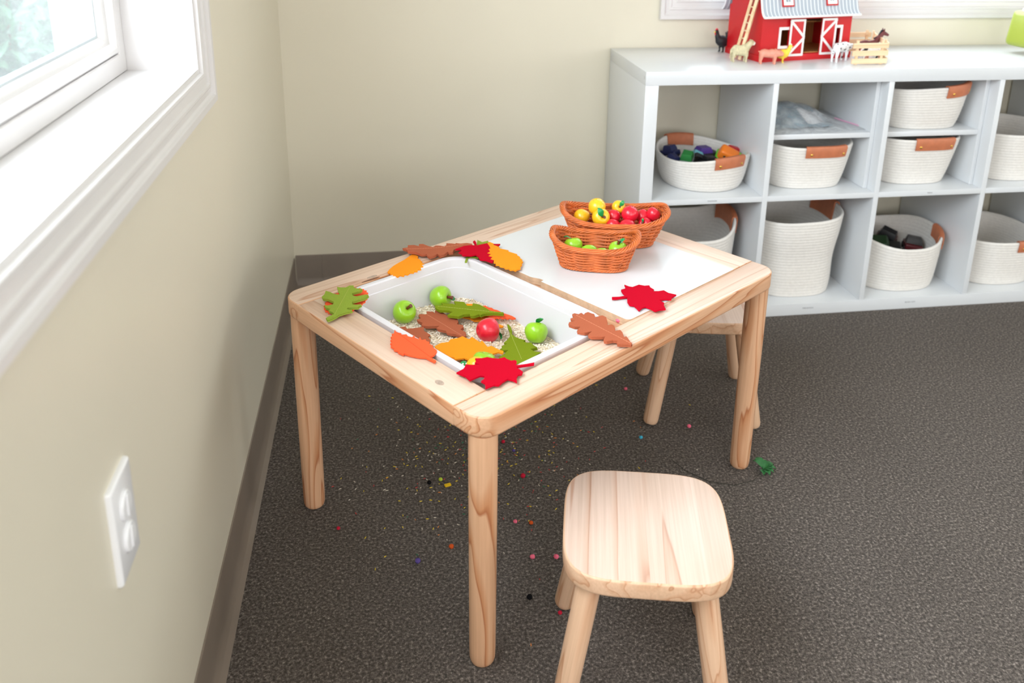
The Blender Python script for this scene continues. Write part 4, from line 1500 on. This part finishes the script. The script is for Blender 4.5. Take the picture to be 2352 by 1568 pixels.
LOW = [(-0.026, 0.114), (-0.019, 0.119), (-0.013, 0.127), (-0.009, 0.138), (0.016, 0.212)]
obj('roof_panel', roof_ring(LOW, -0.012, BW + 0.008, 0.004), M_ROOF, barn, 30)
obj('roof_panel', roof_ring([(0.0165, 0.2125), (BD / 2, 0.253), (BD - 0.0165, 0.2125)], -0.012, BW + 0.008, 0.004), M_ROOF, barn, 10)
obj('roof_panel', roof_ring([(BD - y, z) for y, z in reversed(LOW)], -0.012, BW + 0.008, 0.004), M_ROOF, barn, 30)
obj('eave_edge', TUBE([(-0.0125, -0.0268, 0.1125), (BW + 0.0085, -0.0268, 0.1125)], 0.0028, 6), M_BW, barn, 60)
bm = bmesh.new()
tube(bm, [(-0.0132, y, z - 0.002) for y, z in LOW], 0.0030, 6)
obj('verge_edge', bm, M_BW, barn, 60)


def frame_bm(x0, x1, z0, z1, w, y0, y1):
    bm = bmesh.new()
    box(bm, x0, x0 + w, y0, y1, z0, z1)
    box(bm, x1 - w, x1, y0, y1, z0, z1)
    box(bm, x0 + w, x1 - w, y0, y1, z0, z0 + w)
    box(bm, x0 + w, x1 - w, y0, y1, z1 - w, z1)
    return bm


for X in (W1X, W2X):
    obj('window_frame', frame_bm(X[0] - 0.007, X[1] + 0.006, 0.031, 0.085, 0.007, -0.003, -0.0002), M_BW, barn, 0)
# dormer windows on the roof slope
for k, x in enumerate((0.073, 0.228)):
    t = 0.22
    y = lerp(LOW[3][0], LOW[4][0], t)
    z = lerp(LOW[3][1], LOW[4][1], t)
    bm = frame_bm(-0.020, 0.020, -0.026, 0.026, 0.0030, -0.004, -0.0005)
    fr2 = obj('dormer_window', bm, M_BARN, barn, 0, (x, y, z + 0.006), (-0.33, 0, 0))
    obj('dormer_frame', frame_bm(-0.0165, 0.0165, -0.0225, 0.0225, 0.008, -0.0045, -0.0005), M_BW, fr2, 0)
    obj('dormer_opening', BOX(-0.0083, 0.0083, -0.0143, 0.0143, -0.0025, -0.0006), M_BIN_W, fr2, 0)


def barn_door(x0, x1, inner_left):
    d = obj('door', BOX(x0, x1, -0.0070, -0.0034, 0.012, 0.104, 0.0005), M_BARN, barn)
    bm = frame_bm(x0, x1, 0.012, 0.104, 0.0055, -0.0095, -0.0071)
    zc_ = 0.058
    xa, xb = (x0, x1) if inner_left else (x1, x0)
    # half X: both diagonals meet at the middle of the inner edge
    for z_ in (0.101, 0.015):
        p, q = Vector((xa, 0, z_)), Vector((xb, 0, zc_))
        dirv = (q - p).normalized()
        nrm = Vector((-dirv.z, 0, dirv.x)) * 0.0032
        loft(bm, [[p + nrm + Vector((0, yy, 0)), q + nrm + Vector((0, yy, 0)), q - nrm + Vector((0, yy, 0)), p - nrm + Vector((0, yy, 0))] for yy in (-0.0093, -0.0072)])
    obj('door_trim', bm, M_BW, d, 0)


barn_door(0.092, 0.144, True)
barn_door(0.205, 0.257, False)
barn.scale = (1.0, 1.0, 1.17)

# ladder leaning on the left side wall of the barn
lad = thing('toy_ladder', 'small pale wooden ladder leaning against the left side of the toy barn', 'toy ladder', (1.358, -0.238, KH))
for d in (-0.017, 0.017):
    a, b_ = Vector((-0.024, d + 0.008, 0.0042)), Vector((0.013, d - 0.020, 0.235))
    o = obj('rail', TUBE([a, b_], 0.0060, 4), wtoy, lad, 20)
bm = bmesh.new()
for k in range(10):
    t = (k + 0.6) / 10
    c = Vector((-0.024, 0.008, 0.004)).lerp(Vector((0.013, -0.020, 0.235)), t)
    tube(bm, [c + Vector((0, -0.017, 0)), c + Vector((0, 0.017, 0))], 0.0022, 6)
obj('rungs', bm, wtoy, lad, 60)

# ------------------------------------------------------------------ toy animals
def spots(name, base, dark, scale, thr):
    m, nt, b = newmat(name)
    n = noise(nt, scale, 1.0, coords(nt))
    r = ramp(nt, n.outputs[0], [(thr, lin(base)), (thr + 0.02, lin(dark))])
    nt.links.new(r.outputs[0], b.inputs['Base Color'])
    b.inputs['Roughness'].default_value = 0.45
    return m


A_SHEEP = mat('sheep_wool', (206, 196, 160), 0.8, 0.15, 150, 0.6, 300)
A_FACE = mat('sheep_face', (240, 234, 226), 0.5)
A_PIG = mat('pig_pink', (226, 150, 128), 0.5, 0.06, 60)
A_YEL = mat('rooster_yellow', (246, 214, 70), 0.5, 0.08, 60)
A_BLK = mat('feather_black', (26, 28, 34), 0.5)
A_RED = mat('comb_red', (214, 60, 70), 0.5)
A_COW = spots('cow_patches', (244, 244, 244), (30, 30, 34), 42.0, 0.56)
A_DOG = spots('dalmatian_spots', (244, 246, 248), (30, 34, 44), 95.0, 0.62)
A_HORSE = mat('horse_brown', (104, 44, 44), 0.45, 0.1, 60)
A_HOOF = mat('hoof_dark', (60, 50, 46), 0.6)
GA = 'toy farm animals on the shelf top'


def quadruped(label, loc, rz, s, mb, kind, name, group=GA, head_m=None, tail_up=False, head_down=0.0):
    """s is the shoulder height; faces local +x"""
    root = thing(name, label, 'toy animal', loc, rz, group)
    bm = bmesh.new()
    P_ = {'sheep': (0.95, 0.34, 0.30, 0.55), 'pig': (1.15, 0.30, 0.30, 0.35), 'cow': (1.15, 0.27, 0.24, 0.55), 'dog': (0.95, 0.2, 0.17, 0.62), 'horse': (1.05, 0.22, 0.17, 0.62)}[kind]
    L, dr, wr, leg = P_
    zc_ = s * (1 - dr)
    ellipsoid(bm, (0.22 * L * s, 0, zc_), (0.32 * L * s, wr * s, dr * s), None, 16, 12)
    ellipsoid(bm, (-0.20 * L * s, 0, zc_ + .01 * s), (0.32 * L * s, wr * .95 * s, dr * .92 * s), None, 16, 12)
    ellipsoid(bm, (0, 0, zc_ - .02 * s), (0.42 * L * s, wr * .92 * s, dr * .88 * s), None, 16, 12)
    for sx in (-1, 1):
        for sy in (-1, 1):
            x = sx * 0.36 * L * s
            y = sy * wr * 0.55 * s
            r0 = {'sheep': .085, 'pig': .10, 'cow': .09, 'dog': .07, 'horse': .07}[kind] * s
            k = -0.06 * s if sx < 0 else 0.02 * s
            tube(bm, [(x, y, zc_ - dr * .3 * s), (x + .03 * s * sx, y, zc_ * .58), (x + k, y, zc_ * .32), (x + k * .6, y, 0.03 * s), (x + k * .6 + .02 * s, y, 0.0)], [r0 * 1.5, r0 * 1.1, r0 * .75, r0 * .75, r0 * .9], 8)
    nx, nz = {'sheep': (.62, 1.12), 'pig': (.72, .72), 'cow': (.74, 1.10), 'dog': (.62, 1.18), 'horse': (.74, 1.42)}[kind]
    nx, nz = nx * s, (nz - head_down) * s
    nr = {'sheep': .16, 'pig': .22, 'cow': .17, 'dog': .11, 'horse': .13}[kind] * s
    tube(bm, [(0.32 * L * s, 0, zc_ + .05 * s), (lerp(.32 * L * s, nx, .55), 0, lerp(zc_, nz, .6)), (nx, 0, nz)], [nr * 1.5, nr * 1.15, nr], 10)
    hl = {'sheep': .20, 'pig': .24, 'cow': .26, 'dog': .19, 'horse': .30}[kind] * s
    ddn = 0.45 if kind != 'pig' else 0.3
    tube(bm, [(nx - .05 * s, 0, nz + .03 * s), (nx + hl * .5, 0, nz - hl * ddn * .5), (nx + hl, 0, nz - hl * ddn), (nx + hl * 1.15, 0, nz - hl * ddn * 1.1)], [nr * 1.0, nr * .85, nr * .6, nr * .45], 10)
    for sy in (-1, 1):
        ed = {'sheep': (0, 1.0, 0.0), 'pig': (.4, .5, .5), 'cow': (0, 1, .1), 'dog': (-.2, .6, -.6), 'horse': (0, .3, 1)}[kind]
        e = Vector((nx, sy * nr * .7, nz + nr * .6))
        tube(bm, [e, e + Vector((ed[0], ed[1] * sy, ed[2])) * .10 * s, e + Vector((ed[0], ed[1] * sy, ed[2])) * .19 * s], [.05 * s, .055 * s, .02 * s], 8)
    tx = -0.5 * L * s
    if kind == 'pig':
        tube(bm, [(tx, 0, zc_ + .1 * s), (tx - .06 * s, .02 * s, zc_ + .16 * s), (tx - .08 * s, 0, zc_ + .10 * s)], [.03 * s, .028 * s, .02 * s], 6)
    else:
        tl = 0.5 if not tail_up else -0.25
        tube(bm, [(tx + .05 * s, 0, zc_ + .12 * s), (tx - .05 * s, 0, zc_ + .06 * s), (tx - .08 * s, 0, zc_ - tl * s)], [.05 * s, .04 * s, .03 * s], 6)
    bm = remesh(bm, s * 0.035, 3)
    obj('body', bm, mb, root, 80)
    if head_m:
        bm = bmesh.new()
        ellipsoid(bm, (nx + hl * .75, 0, nz - hl * ddn * .75), (hl * .5, nr * .72, nr * .75), Matrix.Rotation(ddn * 0.9, 4, 'Y'), 12, 10)
        obj('face', bm, head_m, root, 80)
    if kind == 'horse':
        bm = bmesh.new()
        pts = [(nx + .06 * s, 0, nz + nr * 1.15), (nx - .10 * s, 0, nz + nr * .9), (nx - .26 * s, 0, nz - .22 * s), (.22 * s, 0, zc_ + .30 * s)]
        tube(bm, pts, [.03 * s, .06 * s, .06 * s, .03 * s], 8)
        obj('mane', bm, A_BLK, root, 80)
    for sy in (-1, 1):
        bm = bmesh.new()
        ellipsoid(bm, (nx + hl * .3, sy * nr * .82, nz + nr * .25), (.022 * s, .02 * s, .022 * s), None, 8, 6)
        obj('eye', bm, A_BLK, root, 80)
    return root


quadruped('cream toy sheep with a white face at the foot of the toy ladder', (1.326, -0.262, KH), math.radians(-4), 0.051, A_SHEEP, 'sheep', 'toy_sheep', head_m=A_FACE)
quadruped('pink toy pig in front of the toy barn', (1.396, -0.302, KH), math.radians(-12), 0.044, A_PIG, 'pig', 'toy_pig')
quadruped('spotted white toy cow standing by the right door of the toy barn', (1.634, -0.272, KH), math.radians(30), 0.056, A_DOG, 'cow', 'toy_cow', head_down=0.35)


def bird(label, loc, rz, s, mb, mh, mt, name, fan):
    root = thing(name, label, 'toy animal', loc, rz, GA)
    bm = bmesh.new()
    ellipsoid(bm, (0, 0, s * .55), (s * .42, s * .28, s * .30), Matrix.Rotation(-0.3, 4, 'Y'), 14, 10)
    tube(bm, [(s * .22, 0, s * .66), (s * .36, 0, s * .85), (s * .38, 0, s * 1.02)], [s * .2, s * .13, s * .10], 10)
    ellipsoid(bm, (s * .41, 0, s * 1.06), (s * .13, s * .10, s * .11), None, 10, 8)
    for sy in (-1, 1):
        tube(bm, [(0, sy * s * .12, s * .4), (s * .02, sy * s * .13, s * .2), (0, sy * s * .13, 0.02 * s), (s * .12, sy * s * .15, 0.01 * s)], [s * .11, s * .06, s * .05, s * .04], 8)
    obj('body', remesh(bm, s * .04, 2), mb, root, 80)
    bm = bmesh.new()
    for k in range(7):
        a = (k - 3) * 0.26
        if fan:
            tip = Vector((-s * .55, math.sin(a) * s * .55, s * (.62 + .42 * math.cos(a))))
        else:
            tip = Vector((-s * (.55 + .05 * k), (k - 3) * s * .03, s * (.85 - .06 * k)))
        tube(bm, [(-s * .28, 0, s * .6), Vector((-s * .42, 0, s * .62)).lerp(tip, .5), tip], [s * .06, s * .075, s * .03], 6)
    obj('tail', bm, mt, root, 80)
    bm = bmesh.new()
    tube(bm, [(s * .34, 0, s * 1.15), (s * .42, 0, s * 1.21), (s * .5, 0, s * 1.15)], [s * .03, s * .05, s * .03], 6)
    ellipsoid(bm, (s * .5, 0, s * .96), (s * .04, s * .03, s * .08), None, 8, 6)
    obj('comb', bm, mh, root, 80)
    obj('beak', TUBE([(s * .5, 0, s * 1.06), (s * .62, 0, s * 1.03)], [s * .04, s * .008], 6), A_YEL, root, 60)
    return root


bird('black toy turkey with a pale red head behind the left side of the toy barn', (1.338, -0.092, KH), math.radians(200), 0.060, A_BLK, A_RED, A_BLK, 'toy_turkey', True)
bird('yellow toy rooster with a black tail beside the pink pig', (1.450, -0.283, KH), math.radians(-20), 0.046, A_YEL, A_FACE, A_BLK, 'toy_rooster', False)

# corral of four slatted panels with animals inside
COR = thing('toy_corral', 'pale wooden toy corral fence of slatted panels to the right of the toy barn', 'toy fence', (1.694, -0.336, KH), math.radians(2))
CWD, CDP, CHT = 0.112, 0.20, 0.066


def panel(x0, y0, x1, y1, flip=0):
    a, b_ = Vector((x0, y0, 0)), Vector((x1, y1, 0))
    d = (b_ - a).normalized()
    n = Vector((-d.y, d.x, 0))
    bm = bmesh.new()

    def bar(p, q, w, t, z0, z1):
        c = [p + n * (t), q + n * (t), q + n * (t + w), p + n * (t + w)]
        loft(bm, [[(v.x, v.y, z0) for v in c], [(v.x, v.y, z1) for v in c]])
    L = (b_ - a).length
    for s in (0.012, L - 0.020):
        bar(a + d * s, a + d * (s + 0.008), 0.004, 0.0042, 0.0, CHT + 0.004)
    for z0 in (0.003, 0.026, 0.048):
        bar(a, b_, 0.004, 0.0, z0, z0 + 0.015)
    return obj('fence_panel', bm, wtoy, COR, 0)


hx, hy = CWD / 2, CDP
panel(-hx, 0, hx, 0)
panel(hx + 0.006, 0.008, hx + 0.078, hy)
panel(hx + 0.070, hy + 0.008, 0.022, hy + 0.008)
quadruped('dark brown toy horse with a black mane standing in the toy corral', (1.757, -0.215, KH), math.radians(-8), 0.053, A_HORSE, 'horse', 'toy_horse')
quadruped('patched white toy cow behind the front slats of the toy corral', (1.712, -0.300, KH), math.radians(2), 0.046, A_COW, 'cow', 'toy_cow', head_down=0.35)
quadruped('pink toy pig in the toy corral behind the cow', (1.745, -0.262, KH), math.radians(178), 0.040, A_PIG, 'pig', 'toy_pig')

# --- lime green jar at the right edge
M_JAR = mat('lime_plastic', (142, 154, 54), 0.35, 0.03, 10, sss=0.2)
M_JARB = mat('pale_blue_plastic', (176, 190, 226), 0.35)
jar = thing('lime_jar', 'lime green jar with a white lid at the right end of the shelf top', 'jar', (2.344, -0.205, KH), math.radians(6))
bm = bmesh.new()
loft(bm, [[(x, y, z) for x, y in rrect(-w, w, -w, w, w * .45, 6)] for w, z in ((0.060, 0.024), (0.072, 0.025), (0.0765, 0.030), (0.0775, 0.040), (0.071, 0.120), (0.069, 0.128), (0.064, 0.132), (0.050, 0.133))])
obj('jar_body', bm, M_JAR, jar, 50)
obj('lid', SLAB(rrect(-0.052, 0.052, -0.052, 0.052, 0.024), 0.1335, 0.140, 0.002), M_PLATE, jar, 40)
obj('foot', LATHE([(0.030, 0.0), (0.034, 0.002), (0.034, 0.018), (0.045, 0.0238)], 28), M_JARB, jar, 40)

# ------------------------------------------------------------------ bits on the table and the floor
def pom(label, loc, r, m, group, name='pom_pom', cat='craft bit', seed=1):
    rn = random.Random(seed)
    bm = bmesh.new()
    res = bmesh.ops.create_icosphere(bm, subdivisions=3, radius=r)
    for v in res['verts']:
        v.co *= 1 + rn.uniform(-0.16, 0.16)
        v.co.z *= 0.85
        v.co.z += r * 0.8
    o = obj(name, bm, m, None, 60, loc)
    return tag(o, label, cat, group)


Q_PINK = felt('pom_pink', (238, 112, 138))
Q_BLUE = felt('bit_blue', (70, 170, 200))
Q_OR = felt('bit_orange', (206, 88, 40))
Q_PUR = felt('bit_purple', (92, 76, 140))
Q_RED = felt('bit_red', (190, 36, 60))
Q_BLK = felt('bit_black', (20, 20, 22))
Q_YEL = felt('bit_yellow', (232, 190, 40))
Q_LIME = felt('bit_lime', (186, 208, 70))
Q_GRN = felt('bit_green', (120, 170, 110))
GT, GFB = 'craft bits on the table frame', 'craft bits on the carpet'
pom('pink crumb on the table ledge at the corner of the white board', (0.7150, -1.2560, LZ), 0.0055, Q_PINK, GT, seed=2)
pom('small pink crumb on the cross bar behind the brown front leaf', (0.6920, -1.2210, LZ), 0.0030, Q_PINK, GT, seed=3)
pom('tiny pink crumb on the front ledge beside the bin rim', (*TW(0.300, 0.0685)[:2], LZ), 0.0030, Q_PINK, GT, seed=4)
pom('orange crumb on the cross bar by the orange leaf', (0.5225, -0.9800, LZ), 0.0042, Q_OR, GT, seed=5)
pom('pale green crumb on the cross bar by the orange leaf', (0.5285, -0.9850, LZ), 0.0034, Q_GRN, GT, seed=6)
for i, (x, y, r, m_, nm, lab) in enumerate((
    (0.555, -1.304, 0.0048, Q_PINK, 'pom_pom', 'pink pom-pom on the carpet midway between the front table leg and the front stool'),
    (0.600, -1.310, 0.0048, Q_PINK, 'pom_pom', 'pink pom-pom on the carpet just left of the front stool seat'),
    (0.893, -0.744, 0.0042, Q_PINK, 'pom_pom', 'pink pom-pom on the carpet beside the left legs of the far stool'),
    (1.000, -0.927, 0.0048, Q_PINK, 'pom_pom', 'pink pom-pom on the carpet in front of the far stool'),
    (0.872, -0.955, 0.0042, Q_BLUE, 'paper_bit', 'blue crumb on the carpet near the left front leg of the far stool'),
    (0.403, -1.255, 0.0048, Q_OR, 'paper_bit', 'dark orange crumb on the carpet left of the front table leg'),
    (0.337, -1.285, 0.0052, Q_PUR, 'pom_pom', 'purple pom-pom on the carpet between the two left table legs'),
    (0.184, -1.172, 0.0036, Q_RED, 'paper_bit', 'red crumb on the carpet right of the left table leg'),
    (0.371, -1.055, 0.0046, Q_BLK, 'paper_bit', 'black crumb on the carpet beside a yellow scrap'),
    (0.575, -1.060, 0.0055, Q_RED, 'paper_bit', 'red crumb on the carpet right behind the front table leg'),
    (0.537, -1.201, 0.0040, Q_PINK, 'paper_bit', 'pale pink crumb on the carpet right of the front table leg'),
    (0.568, -1.209, 0.0042, Q_OR, 'paper_bit', 'orange red crumb on the carpet beside the pale pink one'),
    (0.581, -1.445, 0.0036, Q_RED, 'paper_bit', 'red crumb on the carpet by the back left leg of the front stool'),
    (0.533, -1.403, 0.0050, Q_BLK, 'paper_bit', 'black crumb on the carpet left of the front stool leg'),
    (0.449, -1.580, 0.0040, Q_PINK, 'pom_pom', 'pink crumb on the carpet at the foot of the front table leg'),
    (0.396, -1.047, 0.0042, Q_LIME, 'paper_bit', 'lime crumb on the carpet above the yellow scrap'),
    (0.549, -0.929, 0.0042, Q_RED, 'paper_bit', 'red crumb on the carpet under the middle of the table'),
    (0.568, -0.965, 0.0036, Q_PUR, 'paper_bit', 'small purple crumb on the carpet under the middle of the table'))):
    pom(lab, (x, y, 0.0), r, m_, GFB, nm, seed=20 + i)
o = obj('paper_scrap', BOX(-0.007, 0.007, -0.004, 0.004, 0.0006, 0.004, 0.0008), Q_YEL, None, 40, (0.410, -1.067, 0), (0, 0, 0.3))
tag(o, 'yellow scrap on the carpet under the table, near the front leg', 'craft bit', GFB)

# scattered grains of coloured rice
rnd = random.Random(77)
bm = bmesh.new()
RICE = [mat('rice_yellow', (226, 196, 50), 0.6), mat('rice_red', (190, 60, 56), 0.6), mat('rice_green', (44, 118, 84), 0.6), mat('rice_white', (216, 206, 190), 0.6), mat('rice_orange', (214, 130, 60), 0.6)]
for i in range(430):
    x = rnd.gauss(0.50, 0.15)
    y = rnd.gauss(-0.97, 0.13)
    a, L = rnd.uniform(0, PI), rnd.uniform(0.0018, 0.0036)
    d = Vector((math.cos(a) * L, math.sin(a) * L, 0))
    p = Vector((x, y, 0.0016))
    n0 = len(bm.faces)
    tube(bm, [p - d, p, p + d], [0.0005, 0.0011, 0.0005], 5)
    bm.faces.ensure_lookup_table()
    k = rnd.choice((0, 0, 0, 1, 1, 2, 3, 3, 4))
    for f in bm.faces[n0:]:
        f.material_index = k
rice = obj('coloured_rice', bm, RICE, None, 60)
tag(rice, 'spilled grains of coloured rice scattered on the carpet under the table', 'rice', None, 'stuff')

# green plant sprig by the far right table leg
M_SPRIG = mat('sprig_green', (38, 104, 50), 0.6, 0.2, 80)
M_SPST = mat('sprig_stalk', (50, 50, 42), 0.7)
sprig = thing('leaf_sprig', 'fallen green sprig with a long dark stalk by the right table leg', 'plant sprig', (1.106, -1.112, 0), 0.3)
bm = bmesh.new()
rnd = random.Random(3)
for k in range(9):
    a = -2.2 + k * 0.52
    L = rnd.uniform(0.022, 0.032)
    rows = []
    for i in range(7):
        t = i / 6
        w = 0.0085 * math.sin(PI * min(1, t + .05)) ** .8 + 0.0003
        c = Vector((math.cos(a) * L * t, math.sin(a) * L * t, 0.003 + 0.012 * math.sin(t * 2.6) + 0.001 * k))
        n = Vector((-math.sin(a), math.cos(a), 0))
        rows.append([c - n * w, c + Vector((0, 0, -.002)), c + n * w, c + Vector((0, 0, -.0030))])
    loft(bm, rows)
obj('leaflets', bm, M_SPRIG, sprig, 50)
bm = bmesh.new()
pts = [(0.0, 0.0, 0.004), (-0.04, -0.018, 0.002), (-0.09, -0.012, 0.0015), (-0.13, 0.02, 0.0015), (-0.155, 0.075, 0.0015), (-0.16, 0.12, 0.0015)]
tube(bm, pts, 0.0007, 6)
obj('stalk', bm, M_SPST, sprig, 60)
